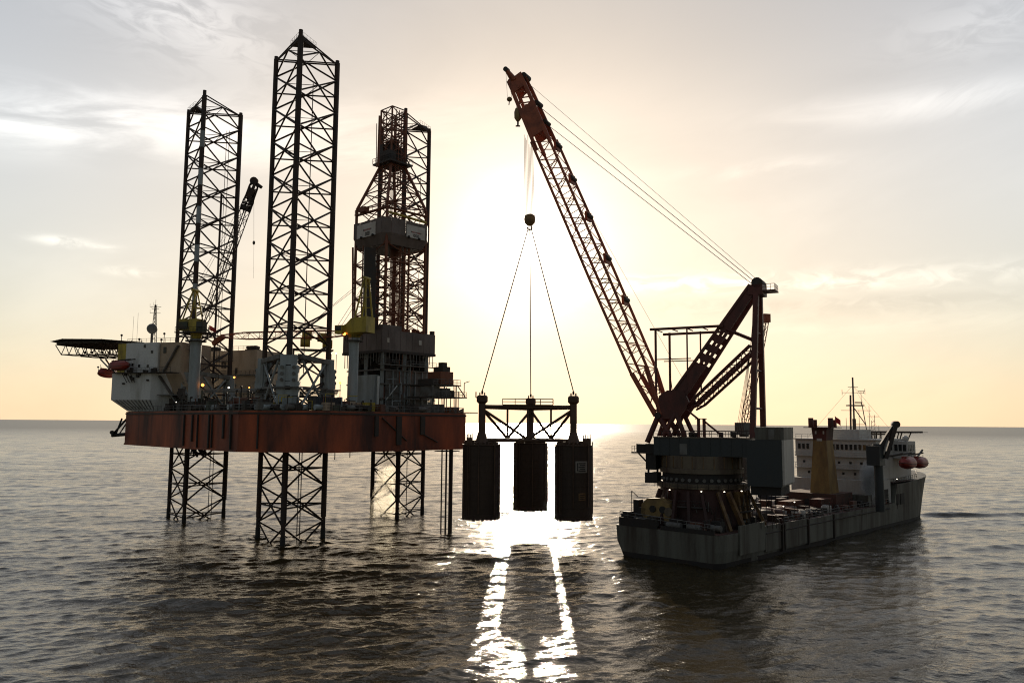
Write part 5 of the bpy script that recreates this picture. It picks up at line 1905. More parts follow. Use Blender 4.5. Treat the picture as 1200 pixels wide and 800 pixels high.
for x, y in ((10, 6), (-10, 5), (8, -6)):
    mb.rod(b + vv(0, 0, 13.5), b + vv(x, y, .2), .025, 4)
mb.build('rigging', 'rope', ms)

hd = part('bow_helideck', FS(104, 0, 20), ship, 'thin dark helideck over the bow')
hc2 = FS(104, 0, 0)
hz = at(1025, 504.5, hc2.y).z
o8 = [(hc2.x + 11.6 * math.cos(R(22.5 + 45 * k)), hc2.y + 11.6 * math.sin(R(22.5 + 45 * k))) for k in range(8)]
mb = MB()
mb.prism(o8, hz - .5, hz)
mb.build('landing_deck', 'dark_steel', hd)
for k in range(8):
    a, c_ = Vector((*o8[k], hz - .3)), Vector((hc2.x, hc2.y, hz - .3))
    p = c_.lerp(a, .75)
    rod('deck_strut', p + vv(0, 0, -.2), c_.lerp(a, .45) + vv(0, 0, -9), .17, 'grey_steel', hd, 6)
    rod('net_frame', a, a.lerp(c_, -.1), .05, 'dark_steel', hd, 4)
for t in range(6):
    p = FS(94.5 + t * .4, -7 + t * 2.4, hz - 2.6)
    rod('deck_post', p, p + vv(0, 0, 2.2), .2, 'cream_ring', hd, 6)
rod('edge_beam', FS(94.5, -8, hz - .8), FS(94.5, 8, hz - .8), .25, 'cream_ring', hd, 6)
# bow fittings
bf = part('bow_fittings', FS(106, 0, DK + 5), ship, 'windlass and bitts on the forecastle')
for x, y, w, h in ((104, -4, 1.4, 1.6), (106.5, 1, 1.6, 1.4), (103, -6.5, 1, 1.0), (108, -2, .8, 1.1), (100.5, -7.5, 1.3, 1.2)):
    box('windlass', FS, x, x + w, y - w / 2, y + w / 2, DK + 4.7, DK + 4.9 + h, 'dark_steel', bf)
rod('jack_staff', FS(123, 0, DK + 5), FS(123, 0, DK + 8.2), .07, 'dark_steel', bf, 5)
ball('staff_lamp', FS(123, 0, DK + 8.3), .25, 'dark_steel', bf)

# knuckle-boom crane in front of the bridge
kb = FS(80, -8.2, 0)
kc = thing('knuckle_crane', FS(79, -9.4, DK), 'dark folded knuckle-boom crane before the ship\'s bridge', 'crane')
kx = 1041.0
k0, k1, k2, k3 = at(1030, 552, 176), at(1031, 531, 176), at(1049, 497, 176), at(1037, 545, 176)
rod('column', vv(k0.x, k0.y, DK), at(1028, 520, 176.4), .95, 'house_blue', kc, 12)
box('cabin', Frame(k0.x - .6, k0.y, 46.2), -1.6, 1.6, -1.4, 1.4, at(1028, 545, 176).z, at(1028, 522, 176).z, 'house_blue', kc)
beam('main_boom', at(1028, 530, 176), k2, .75, 1.0, 'dark_steel', kc)
beam('folded_jib', k2 + vv(0, -.6, .2), at(1038, 537, 175.5), .6, .8, 'dark_steel', kc)
rod('knuckle_pin', k2 + vv(0, -.9, 0), k2 + vv(0, .6, 0), .75, 'dark_steel', kc, 10)
rod('ram', at(1031, 540, 175.5), at(1041, 512, 175.5), .16, 'grey_steel', kc, 6)

# lifeboats of the ship
for k, (px, py, lab) in enumerate(((1064, 543.5, 'red lifeboat on the side of the ship\'s deckhouse, the nearer of the two'), (1078, 543, 'red lifeboat beyond the other one, close to the ship\'s bow'))):
    c = at(px, py, 190 + k * 9.5)
    lb, F = lifeboat(c, 46.2, 7.8, lab, 'lifeboats of the ship')
    for s in (-3, 3):
        q = FS.inv(F(s, 0))
        rod('davit', F(s, 0, c.z + 2.6), FS(q[0], -8.8, c.z + 1.2), .22, 'grey_steel', dh, 6)
        rod('davit', FS(q[0], -8.8, c.z + 1.2), FS(q[0], -8.8, 11.0), .22, 'grey_steel', dh, 6)
rod('davit_mast', at(1073, 538, 200), at(1081, 527, 202), .25, 'grey_steel', dh, 6)

# lattice deck crane standing beyond the big crane's A-frame
q0, q1 = at(872, 512, 166), at(897, 372, 162)
dc = thing('deck_crane', vv(q0.x, q0.y, DK), 'slim lattice-boom deck crane standing behind the heavy crane\'s rear legs', 'crane')
rod('column', vv(q0.x, q0.y, DK), q0 + vv(0, 0, 1.5), 1.0, 'grey_steel', dc, 12)
box('cabin', Frame(q0.x, q0.y, 30), -1.4, 1.4, -1.2, 1.2, q0.z + .5, q0.z + 3, 'grey_steel', dc)
lattice_boom(dc, q0 + vv(0, 0, 2), q1, 1.2, 1.3, 16, 'boom_red', .09, .05, (.5, .9))
box('boom_head', Frame(q1.x, q1.y, 20), -.75, .75, -.7, .7, q1.z - 1.0, q1.z + .7, 'boom_red', dc)
for dx in (-.3, .3):
    rod('hoist_rope', q1 + vv(dx, 0, -.5), at(878, 480, 163) + vv(dx, 0, 0), .04, 'rope', dc, 4)

# things on the open deck between the cranes and the deckhouse
dgroup = 'white drums on the ship\'s deck'
dlab = ['nearest the crane by the rail', 'second from the crane by the rail', 'third from the crane by the rail', 'fourth of the row, set in from the rail',
        'set apart inboard behind the row', 'last of the row by the rail', 'first of the far trio before the red container', 'middle of the far trio before the red container',
        'innermost of the far trio before the red container']
spots = [(33.5, -8.6), (35.0, -8.2), (36.5, -8.9), (38.2, -7.8), (33.8, -6.4), (40.0, -8.6), (48.5, -8.4), (50.2, -8.6), (51.4, -7.4)]
for i, (x, y) in enumerate(spots):
    t = thing('drum', FS(x, y, DK + .06), 'pale round drum on the ship deck, ' + dlab[i], 'drum', dgroup)
    c = FS(x, y, 0)
    mb = MB()
    r_ = .62
    mb.lathe(c, [(r_ * .9, DK + .06), (r_, DK + .2), (r_, DK + .75), (r_ * 1.06, DK + .8), (r_, DK + .85), (r_, DK + 1.4), (r_ * .9, DK + 1.5)], 16)
    mb.build('shell', 'ship_white', t, True)
    rod('lid', FS(x, y, DK + 1.5), FS(x, y, DK + 1.56), r_ * .7, 'grey_steel', t, 12)
for i, (x, y, deg, mname, lab) in enumerate(((44, -3, 0, 'container_rust', 'rust-red container amidships on the ship\'s deck'),
                                             (52.5, 5.0, 90, 'container_navy', 'navy container near the funnel on the ship\'s deck'),
                                             (70.5, -7.0, 90, 'ship_grey', 'pale grey container in front of the ship\'s deckhouse'),
                                             (54, -5.5, 0, 'crane_red', 'dark red container beside the ship\'s near rail'))):
    p = FS(x, y, 0)
    t = container(Frame(p.x, p.y, 46.2 + deg), -3, 3, -1.2, 1.2, DK + .06, 2.5, mname, lab)
    t['group'] = 'containers on the ship deck'
dq = part('deck_gear', FS(50, 0, DK), ship, 'dark clutter of hatches, bitts and winches on the open deck')
for k in range(80):
    x, y = random.uniform(24, 73), random.uniform(-9.6, 9)
    F = Frame(*FS(x, y).xy, 46.2)
    w, d, h = random.uniform(.4, 1.6), random.uniform(.4, 1.4), random.uniform(.4, 2.0) + (1.4 if y > 0 else 0) * random.random()
    if random.random() < .7:
        box('deck_box', F, -w, w, -d, d, DK + .04, DK + h, random.choice(('dark_steel', 'boot_black', 'container_rust', 'boot_black', 'ship_deck', 'skirt_red')), dq)
    else:
        rod('bollard', F(0, 0, DK + .04), F(0, 0, DK + h), .3, random.choice(('dark_steel', 'grey_steel', 'ship_white')), dq, 8)
for k in range(12):
    x = 24 + k * 1.5
    rod('spool', FS(x, -7.0 + 6 * random.random(), DK + 1.0), FS(x + 1.0, -7.0 + 6 * random.random(), DK + 1.0), .8, random.choice(('dark_steel', 'container_rust')), dq, 10)
for px, py, dpt in ((891, 561, 145.5), (898, 557, 146), (904, 558, 146.5), (886, 557, 146), (909, 570, 147), (1051, 561, 182), (931, 588, 158), (918, 593, 152)):  # those under the crane house are added to stand for bright glints
    p = at(px, py, dpt)
    rod('lamp_post', vv(p.x, p.y + .2, DK), vv(p.x, p.y + .2, p.z), .06, 'dark_steel', dq, 5)
    ball('lamp', p, .13, 'lamp_white', dq, .7)
for k in range(70):
    x = random.uniform(20, 82)
    y = -10.4 + abs(random.gauss(0, 2.2))
    h = random.uniform(.5, 2.6)
    p = FS(x, y, DK + .04)
    mm = random.choice(('dark_steel', 'boot_black', 'container_rust', 'grey_steel', 'skirt_red', 'dark_steel'))
    if k % 3 == 0:
        rod('deck_post', p, p + vv(0, 0, h), random.uniform(.05, .14), mm, dq, 6)
        rod('post_arm', p + vv(0, 0, h), p + vv(random.uniform(-1.2, 1.2), random.uniform(-.4, .4), h), .06, mm, dq, 5)
    elif k % 3 == 1:
        F = Frame(p.x, p.y, random.uniform(0, 90))
        box('loose_gear', F, -h * .3, h * .3, -.3, .3, DK + .04, DK + .04 + random.uniform(.3, 1.2), mm, dq)
    else:
        rod('hose_reel', p + vv(0, 0, .5), p + vv(.5, .3, .5), .5, mm, dq, 10)
for k in range(30):
    x, y = random.uniform(.6, 6), random.uniform(-9.2, 9.6)
    p = FS(x, y, DK + .04)
    h = random.uniform(.6, 2.6)
    rod('stern_post', p, p + vv(0, 0, h), random.uniform(.05, .2), random.choice(('dark_steel', 'boot_black', 'container_rust')), st, 6)
    if k % 2:
        rod('stern_pipe', p + vv(0, 0, h), p + vv(random.uniform(-1.5, 1.5), random.uniform(-.5, .5), h + random.uniform(-.3, .3)), .07, 'dark_steel', st, 5)
# flag by the funnel
fp = FS(62, -6.0, f2 + .18)
fg = thing('flag', fp, 'red flag on the ship\'s funnel top', 'flag')
rod('staff', fp, fp + vv(0, 0, 2.6), .05, 'grey_steel', fg, 5)
mb = MB()
V, Fc = [], []
for i in range(6):
    for y in (0, .03):
        for k in (0, 1):
            V.append(fp + vv(.06 + i * .24, .14 * math.sin(i * 1.4) + y, 2.5 - k * 1.3 - i * .18))
for i in range(5):
    a, b = i * 4, (i + 1) * 4
    Fc += [(a, b, b + 1, a + 1), (a + 2, a + 3, b + 3, b + 2), (a, a + 2, b + 2, b), (a + 1, b + 1, b + 3, a + 3)]
mb.add(V, Fc)
mb.build('cloth', 'flag_red', fg)

# ------------------------------------------------------------------ the revolving heavy-lift crane on the tub
CDEG = math.degrees(math.atan2(ctr.y - SL.y, ctr.x - SL.x))
FK = Frame(SL.x, SL.y, CDEG)                      # x along the boom, y towards the camera
hl = thing('heavy_lift_crane', vv(SL.x, SL.y, 13.3), 'big dark red revolving crane on the ship\'s stern lifting the bucket frame', 'crane')
tt = part('turntable', vv(SL.x, SL.y, 13.3), hl, 'cream rings of the turntable with rollers between')
mb = MB()
mb.lathe(vv(SL.x, SL.y, 0), [(7.3, 13.27), (7.3, 15.0)], 40)
mb.build('roller_track', 'boot_black', tt, True)
for i in range(36):
    a = R(i * 10)
    p = vv(SL.x + 7.3 * math.cos(a), SL.y + 7.3 * math.sin(a), 13.9)
    q = vv(SL.x + 7.62 * math.cos(a), SL.y + 7.62 * math.sin(a), 13.9)
    rod('roller', p, q, .34, 'grey_steel', tt, 8)
mb = MB()
mb.lathe(vv(SL.x, SL.y, 0), [(7.6, 15.02), (7.75, 15.08), (7.75, 15.9), (7.6, 15.95)], 48)
mb.build('upper_ring', 'cream_ring', tt, True)
mb = MB()
mb.lathe(vv(SL.x, SL.y, 0), [(7.45, 15.97), (7.45, 18.2)], 48)
mb.build('ring_wall', 'cream_ring', tt, True)
for i in range(24):
    a = R(i * 15 + 4)
    beam('wall_seam', vv(SL.x + 7.48 * math.cos(a), SL.y + 7.48 * math.sin(a), 16.0), vv(SL.x + 7.48 * math.cos(a), SL.y + 7.48 * math.sin(a), 18.18), .12, .1, 'brown_strut', tt, up=vv(math.cos(a), math.sin(a), 0))

hs = part('machinery_house', FK(-4, 0, 18.2), hl, 'dark blue machinery house with a pale end')
HZ0, HZ1 = 18.2, at(840, 513.5, 147).z
box('house_body', FK, -9.6, 7.6, -5.4, 5.4, HZ0 + .02, HZ1, 'house_blue', hs)
box('rear_body', FK, -15.6, -9.62, -5.3, 5.6, 13.2, HZ1 - .1, 'house_blue', hs)
box('roof_edge', FK, -9.7, 7.7, -5.5, 5.5, HZ1 + .005, HZ1 + .2, 'cream_ring', hs)
box('rear_cabin', FK, -16.0, -11.0, -5.0, 5.4, HZ1 - .08, at(915, 500.5, 140).z, 'ship_grey', hs, 'pale grey cabin on the rear of the house')
box('rear_end_wall', FK, -16.0, -15.62, -5.0, 5.4, 13.6, HZ1 - .1, 'ship_white', hs)
box('cabin_door', FK, -14.4, -13.4, 5.4, 5.47, HZ1, HZ1 + 1.7, 'grey_steel', hs)
box('counterweight', FK, -15.2, -10.0, -4.4, 4.6, 11.6, 13.18, 'boot_black', hs)
for i in range(9):
    x = -8.8 + i * 1.9
    box('panel_rib', FK, x, x + .14, 5.4, 5.48, HZ0 + .1, HZ1 - .05, 'house_blue', hs)
box('side_door', FK, 1.2, 2.6, 5.4, 5.46, HZ0 + .2, HZ0 + 2.2, 'grey_steel', hs)
box('front_body', FK, 7.62, 9.6, -4.2, 4.2, 15.4, HZ1 - 1.2, 'boot_black', hs)
box('front_platform', FK, 7.7, 12.4, -3.4, 4.4, 18.4, 18.7, 'boot_black', hs)
box('winch_box', FK, 9.7, 11.6, .4, 3.8, 18.7, 20.2, 'boot_black', hs)
rod('platform_strut', FK(11.2, 3.6, 18.4), FK(8.4, 3.6, 15.6), .16, 'boot_black', hs, 6)
rod('platform_strut', FK(11.2, -2.6, 18.4), FK(8.4, -2.6, 15.6), .16, 'boot_black', hs, 6)
box('operator_cab', FK, 7.4, 9.8, 1.6, 4.2, 12.9, 14.9, 'boot_black', hs)
rod('cab_hanger', FK(8.0, 2.0, 14.9), FK(8.0, 2.0, 15.5), .2, 'boot_black', hs, 6)
rod('cab_hanger', FK(9.2, 3.8, 14.9), FK(9.2, 3.8, 15.5), .2, 'boot_black', hs, 6)
mb = MB()
mb.railing([FK(7.6, 5.4, HZ1 + .2), FK(-9.6, 5.4, HZ1 + .2)], 1.1, 1.6, .05)
mb.railing([FK(7.6, -5.4, HZ1 + .2), FK(-9.6, -5.4, HZ1 + .2)], 1.1, 1.6, .05)
mb.railing([FK(12.3, 4.3, 18.7), FK(12.3, -3.3, 18.7), FK(7.8, -3.3, 18.7)], 1.1, 1.4, .05)
mb.build('house_railing', 'dark_steel', hs)
for x, y, h in ((2.6, 2.8, .7), (1.0, 3.4, .9), (.2, 3.0, .8), (-4.5, 3.0, .9), (-7.0, 3.5, 1.0), (-5.5, -2, 1.1)):
    rod('roof_vent', FK(x, y, HZ1 + .2), FK(x, y, HZ1 + .2 + h), .45, 'dark_steel', hs, 10)

# boom foot pedestal, A-frame and gantry
af = part('a_frame', FK(-2, 0, HZ1), hl, 'dark red A-frame with a thick raking strut and two rear legs')
TOPK = at(885, 337, FK(-11, 0).y).z
FOOTZ = at(775, 488, FK(7.5, 0).y).z
for y in (-3.2, 3.2):
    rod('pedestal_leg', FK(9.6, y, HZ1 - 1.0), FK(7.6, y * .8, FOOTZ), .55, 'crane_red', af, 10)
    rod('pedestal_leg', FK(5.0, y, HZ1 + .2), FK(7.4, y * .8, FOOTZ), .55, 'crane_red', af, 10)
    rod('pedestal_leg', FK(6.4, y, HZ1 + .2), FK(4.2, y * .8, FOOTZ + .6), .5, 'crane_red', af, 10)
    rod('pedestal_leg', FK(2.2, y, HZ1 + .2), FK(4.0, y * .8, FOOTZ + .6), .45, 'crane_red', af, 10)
mb = MB()
gz = FOOTZ
prof = [(7.4, gz - .4), (7.8, gz + 1.4), (7.2, gz + 4.0), (5.6, gz + 5.0), (2.4, gz + 4.9), (1.4, gz + 2.6), (3.4, gz - .3)]
for y in (-3.0, 2.2):
    mb.loft([[FK(x, y, z) for x, z in prof], [FK(x, y + .8, z) for x, z in prof]])
mb.build('foot_gusset', 'crane_red', af, label='broad plated gusset at the foot of the boom')
rod('foot_pin', FK(7.4, -3.6, FOOTZ + .2), FK(7.4, 3.6, FOOTZ + .2), .6, 'dark_steel', af, 12)
top = FK(-11, 0, TOPK)
ud = (FK(-11, 0, TOPK) - FK(4.4, 0, FOOTZ + 2.6)).normalized()
nrm = ud.cross(FK(0, 1) - FK(0, 0)).normalized()
for y in (-2.6, 2.6):
    a, b = FK(4.6, y, FOOTZ + 2.6), FK(-10.6, y * .6, TOPK)
    # a box girder of two flanges and webs with lightening slots
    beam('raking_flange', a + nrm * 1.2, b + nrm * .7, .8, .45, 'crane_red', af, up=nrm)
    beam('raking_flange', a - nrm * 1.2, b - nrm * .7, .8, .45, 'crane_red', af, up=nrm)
    for t0, t1 in ((0, .34), (.37, .42), (.45, .50), (.53, .585), (.62, 1.0)):
        beam('raking_web', a.lerp(b, t0), a.lerp(b, t1), .5, 2.2 - t0 * .8, 'crane_red', af, up=nrm)
for i in range(6):
    t = .1 + i * .15
    a, b = FK(4.6, -2.6, FOOTZ + 2.6).lerp(FK(-10.6, -1.56, TOPK), t), FK(4.6, 2.6, FOOTZ + 2.6).lerp(FK(-10.6, 1.56, TOPK), t)
    rod('cross_tie', a, b, .25, 'crane_red', af, 8)
for y in (-5.0, 5.0):
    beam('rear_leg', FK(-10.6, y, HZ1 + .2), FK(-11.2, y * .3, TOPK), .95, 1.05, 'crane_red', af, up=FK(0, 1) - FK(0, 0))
for z in (27, 34, 41):
    f = (z - HZ1) / (TOPK - HZ1)
    yy = 5.0 * (1 - .7 * f)
    rod('rear_tie', FK(-10.6 - .6 * f, -yy, z), FK(-10.6 - .6 * f, yy, z), .2, 'crane_red', af, 8)
rod('head_sheave', FK(-11.4, -2.2, TOPK + .6), FK(-11.4, 2.2, TOPK + .6), 1.0, 'dark_steel', af, 16)
box('head_block', FK, -12.4, -9.8, -2.2, 2.2, TOPK - 1.6, TOPK + .3, 'crane_red', af)
box('head_platform', FK, -14.6, -12.0, -1.8, 1.8, TOPK - 1.0, TOPK - .8, 'crane_red', af)
mb = MB()
mb.railing([FK(-12.2, 1.7, TOPK - .8), FK(-14.5, 1.7, TOPK - .8), FK(-14.5, -1.7, TOPK - .8)], 1.1, .8, .05)
mb.build('head_railing', 'crane_red', af)
# short and long back struts
for y in (-2.4, 2.4):
    rod('upper_strut', FK(-5.8, y, at(856, 386, 148).z), FK(-10.8, y, at(878, 400, 147).z), .3, 'crane_red', af, 8)
lat0, lat1 = FK(1.6, 2.2, at(801, 478, 150).z), FK(-10.6, 2.6, at(877, 408, 146).z)
lattice_boom(af, lat0, lat1, 1.4, 1.5, 9, 'crane_red', .17, .08, (.4, 1.0), nm='strut')
lat0, lat1 = FK(1.6, -2.2, at(801, 478, 150).z), FK(-10.6, -2.6, at(877, 408, 146).z)
lattice_boom(af, lat0, lat1, 1.4, 1.5, 9, 'crane_red', .17, .08, (.4, 1.0), nm='strut')
for a, b in ((at(805, 480, 149), at(820, 492, 148)), (at(824, 492, 148), at(846, 510, 147))):
    rod('stair_stringer', a, b, .17, 'crane_red', af, 6)
    rod('stair_stringer', a + vv(.2, 1.2, 0), b + vv(.2, 1.2, 0), .17, 'crane_red', af, 6)
for px in (818.5, 825):
    beam('stair_post', at(px, 491, 148), vv(at(px, 491, 148).x, at(px, 491, 148).y, HZ1 + .1), .5, .5, 'crane_red', af)
box('stair_landing', Frame(*at(821.7, 491, 148).xy, CDEG), -.9, .9, -.6, 1.0, at(821, 491, 148).z, at(821, 491, 148).z + .15, 'crane_red', af)
gt = part('gantry', FK(3, 0, 30), hl, 'thin open gantry frame with a long roof beam')
GZ = at(800, 384.5, 152).z
for y, xx in ((2.6, (9.0, -5.2)), (-2.6, (8.0, -5.6))):
    beam('roof_beam', FK(xx[0], y, GZ - (0 if y > 0 else .5)), FK(xx[1], y, GZ - (0 if y > 0 else .5)), .5, .45, 'crane_red', gt)
    for x, r_ in ((7.9, .2), (1.7, .13)):
        zz = FOOTZ + (4.2 if x > 5 else 5.0)
        beam('gantry_post', FK(x - (0 if y > 0 else 1.2), y, zz), FK(x - (0 if y > 0 else 1.2), y, GZ - .2), r_ * 2, r_ * 2, 'crane_red', gt)
    rod('mid_rail', FK(7.9, y, FOOTZ + 11.0), FK(1.0, y, FOOTZ + 11.0), .11, 'crane_red', gt, 6)
for x in (8.2, 5.0, 2.0, -1.0, -4.0):
    rod('roof_tie', FK(x, -2.6, GZ), FK(x, 2.6, GZ), .12, 'crane_red', gt, 6)
rod('post_brace', FK(7.9, 2.6, FOOTZ + 8.6), FK(7.2, 2.6, FOOTZ + 4.4), .09, 'crane_red', gt, 5)
rod('post_brace', FK(6.7, -2.6, FOOTZ + 8.6), FK(6.2, -2.6, FOOTZ + 4.4), .09, 'crane_red', gt, 5)

# main boom
bm_ = part('boom', FK(7.4, 0, FOOTZ), hl, 'long red lattice boom leaning left with a plated head')
tipw = at(603, 92, ctr.y)
tx = FK.inv(tipw)[0]
P0 = FK(7.4, 0, FOOTZ + .2)
P1 = FK(tx, 0, tipw.z)
ax = (P1 - P0).normalized()
LB = (P1 - P0).length
sd = (FK(0, 1) - FK(0, 0)).normalized()           # towards the camera
nb = sd.cross(ax).normalized()
if nb.x > 0:
    nb = -nb                                       # nb points to the underside (left)


def bpt(s, y, n_):
    return P0 + ax * s + sd * y + nb * n_


def bhalf(s):
    f = s / LB
    h = 1.95 if f > .14 else .5 + 1.45 * f / .14
    w = 2.9 if f < .75 else 2.9 - 1.3 * (f - .75) / .25
    return h, w


NB = 27
SEND = LB * .80
st_ = [SEND * i / NB for i in range(NB + 1)]
keys = [0, 4, 20, NB]
for sy in (-1, 1):
    for sn in (-1, 1):
        for a, b in ((0, 4), (4, 13), (13, NB)):
            ha, wa = bhalf(st_[a])
            hb_, wb = bhalf(st_[b])
            rod('boom_chord', bpt(st_[a], sy * wa, sn * ha), bpt(st_[b], sy * wb, sn * hb_), .30, 'boom_red', bm_, 8)
for i in range(NB):
    h0, w0_ = bhalf(st_[i])
    h1, w1b = bhalf(st_[i + 1])
    for sy in (-1, 1):
        s_ = 1 if i % 2 else -1
        rod('boom_lacing', bpt(st_[i], sy * w0_, s_ * h0), bpt(st_[i + 1], sy * w1b, -s_ * h1), .11, 'boom_red', bm_, 5)
        if i % 2 == 0:
            rod('boom_lacing', bpt(st_[i], sy * w0_, -h0), bpt(st_[i], sy * w0_, h0), .09, 'boom_red', bm_, 5)
    for sn in (-1, 1):
        s_ = 1 if i % 2 else -1
        rod('boom_lacing', bpt(st_[i], s_ * w0_, sn * h0), bpt(st_[i + 1], -s_ * w1b, sn * h1), .09, 'boom_red', bm_, 5)
# walkway and sheave brackets along the boom's back
for f in (.30, .42, .545, .66, .765):
    c = bpt(LB * f, 0, -2.5)
    rod('rope_sheave', c + sd * -1.2, c + sd * 1.2, .5, 'dark_steel', bm_, 12)
    beam('sheave_bracket', bpt(LB * f - .9, 0, -1.95), bpt(LB * f + .9, 0, -2.6), 2.6, .5, 'boom_red', bm_, up=nb)
# lower plated chords near the foot
for sy in (-1, 1):
    for sn in (-1, 1):
        beam('foot_plate', bpt(.2, sy * 2.8, sn * .55), bpt(st_[4], sy * 2.9, sn * 1.6), .35, .9, 'boom_red', bm_, up=nb)
# plated head: solid side plates, an open laced window, then the sheave block at the tip
HS0, HS1 = LB * .815, LB * .965
HW0 = LB * .909
for sy in (-1, 1):
    for n_ in (1.62, -1.62):
        beam('head_chord', bpt(SEND - 2.0, sy * 1.95, n_ * 1.08), bpt(HS1 + .6, sy * 1.6, n_), .45, .75, 'boom_red', bm_, up=nb)
    beam('head_plate', bpt(HS0, sy * 1.9, 0), bpt(HW0, sy * 1.75, 0), .3, 3.3, 'boom_red', bm_, up=nb)
    beam('head_plate', bpt(HS1, sy * 1.55, 0), bpt(LB + .6, sy * 1.4, .1), .3, 3.9, 'boom_red', bm_, up=nb)
    for k in range(3):
        a, b = HW0 + (HS1 - HW0) * k / 3, HW0 + (HS1 - HW0) * (k + 1) / 3
        rod('head_lacing', bpt(a, sy * 1.7, 1.5 if k % 2 else -1.5), bpt(b, sy * 1.65, -1.5 if k % 2 else 1.5), .15, 'boom_red', bm_, 6)
for s in (HS0 + .4, HS0 + 3.5, HW0, HS1 + .5, LB):
    rod('head_tie', bpt(s, -1.8, 0), bpt(s, 1.8, 0), .3, 'boom_red', bm_, 8)
for s, n_, r_ in ((HW0 - .4, -2.2, .55), (LB - .3, -2.0, .7), (HS0 + 2.2, -2.2, .45)):
    rod('head_sheave', bpt(s, -1.3, n_), bpt(s, 1.3, n_), r_, 'dark_steel', bm_, 14)
rod('head_sheave', bpt(LB + .2, -1.3, 1.3), bpt(LB + .2, 1.3, 1.3), .8, 'dark_steel', bm_, 14)
# fly jib at the very tip
jt = at(593.5, 82, tipw.y)
for y in (-.6, .6):
    mb = MB()
    mb.rod(bpt(LB - .4, y, .5), jt + sd * y * .5, .85, 8, .4)
    mb.build('fly_jib', 'boom_red', bm_)
rod('jib_sheave', jt - sd * .6, jt + sd * .6, .55, 'dark_steel', bm_, 12)
mb = MB()
mb.railing([bpt(LB - 1, 1.2, -2.0), bpt(LB - 5, 1.2, -2.3)], 1.0, 1.2, .05)
mb.build('head_railing', 'boom_red', bm_)

# hooks and ropes
hk = part('main_hook', HOOK, hl, 'main hook block on many falls of rope')
hb_z = at(622, 256, ctr.y).z
sheave = bpt(HS0 + 3.5, 0, 2.2)
for k in range(8):
    o_ = (k - 3.5) * .28
    tp = vv(ctr.x + o_ * .95 - .4, ctr.y + .3 * (k % 2), at(620, 158 + 3 * (k % 3), ctr.y).z + (0 if k < 4 else -1.6))
    rod('hoist_rope', vv(ctr.x + o_, ctr.y + .4 * (k % 2 - .5), hb_z + .6), tp, .05, 'rope', hk, 5)
mb = MB()
mb.lathe(vv(ctr.x, ctr.y, 0), [(.55, hb_z - 1.6), (1.1, hb_z - 1.0), (1.25, hb_z - .2), (1.1, hb_z + .6), (.6, hb_z + .9)], 16)
mb.build('hook_block', 'hook_yellow', hk, True)
for k in (-1, 0, 1):
    rod('block_sheave', vv(ctr.x - .2 + k * .7, ctr.y - .9, hb_z), vv(ctr.x + .2 + k * .7, ctr.y + .9, hb_z), .2, 'hook_yellow', hk, 8)
rod('hook_shank', vv(ctr.x, ctr.y, HOOK.z + .4), vv(ctr.x, ctr.y, hb_z - 1.0), .28, 'hook_yellow', hk, 8)
mb = MB()
for i in range(10):
    a0, a1 = R(-200 + i * 26), R(-200 + (i + 1) * 26)
    mb.rod(vv(ctr.x + .5 * math.cos(a0), ctr.y, HOOK.z + .45 * math.sin(a0)), vv(ctr.x + .5 * math.cos(a1), ctr.y, HOOK.z + .45 * math.sin(a1)), .16, 7)
mb.build('ram_horn', 'hook_yellow', hk, True)
xh = part('auxiliary_hook', at(607, 133, tipw.y), hl, 'auxiliary hook block under the boom head')
a0 = at(607, 134, tipw.y)
for dx in (-.35, .35):
    rod('hoist_rope', a0 + vv(dx, 0, .9), vv(a0.x + dx * .7, a0.y, at(606, 101, tipw.y).z), .04, 'rope', xh, 5)
mb = MB()
mb.lathe(a0, [(.35, -1.6), (.8, -.9), (.85, .5), (.6, 1.3)], 12)
mb.build('hook_block', 'hook_yellow', xh, True)
rod('hook', a0 + vv(0, 0, -2.8), a0 + vv(0, 0, -1.5), .2, 'dark_steel', xh, 8)
rod('hook_bar', a0 + vv(-.5, 0, -2.7), a0 + vv(.5, 0, -2.7), .18, 'dark_steel', xh, 8)
xw = part('whip_hook', at(597, 117, tipw.y), hl, 'small whip hook hanging from the fly jib')
a0 = at(597, 116.5, tipw.y)
for dx in (-.45, .45):
    rod('hoist_rope', a0 + vv(dx, 0, .5), vv(jt.x + .3 + dx, jt.y, jt.z), .03, 'rope', xw, 4)
ball('weight', a0, .62, 'hook_yellow', xw, .9)
rod('hook', a0 + vv(-.1, 0, -1.3), a0 + vv(0, 0, -.4), .12, 'dark_steel', xw, 6)
# pendants from the A-frame head to the boom
sg_ = part('boom_stays', top, hl, 'bundle of stay ropes from the A-frame to the boom')
for y in (-1.4, 1.4):
    for s, z in ((HW0 - 1.2, .6), (HS0 + 1.6, -.2)):
        for e in (-.14, .14):
            rod('stay_rope', bpt(s, y + e, -2.2), FK(-11.2, y + e, TOPK + z), .055, 'rope', sg_, 5)
rod('stay_rope', bpt(HS1, .3, -2.3), FK(-11.2, .2, TOPK + 1.4), .035, 'rope', sg_, 4)
rod('winch_rope', bpt(HW0, .4, -2.4), bpt(LB * .545, .4, -3.0), .03, 'rope', sg_, 4)
rod('winch_rope', bpt(LB * .545, .4, -3.0), FK(2.0, .4, FOOTZ + 5), .03, 'rope', sg_, 4)
for k in range(5):
    rod('luffing_rope', FK(-11.4 + k * .1, -1.2 + k * .6, TOPK), at(862 + k * 2.2, 510, 147.5), .035, 'rope', sg_, 4)


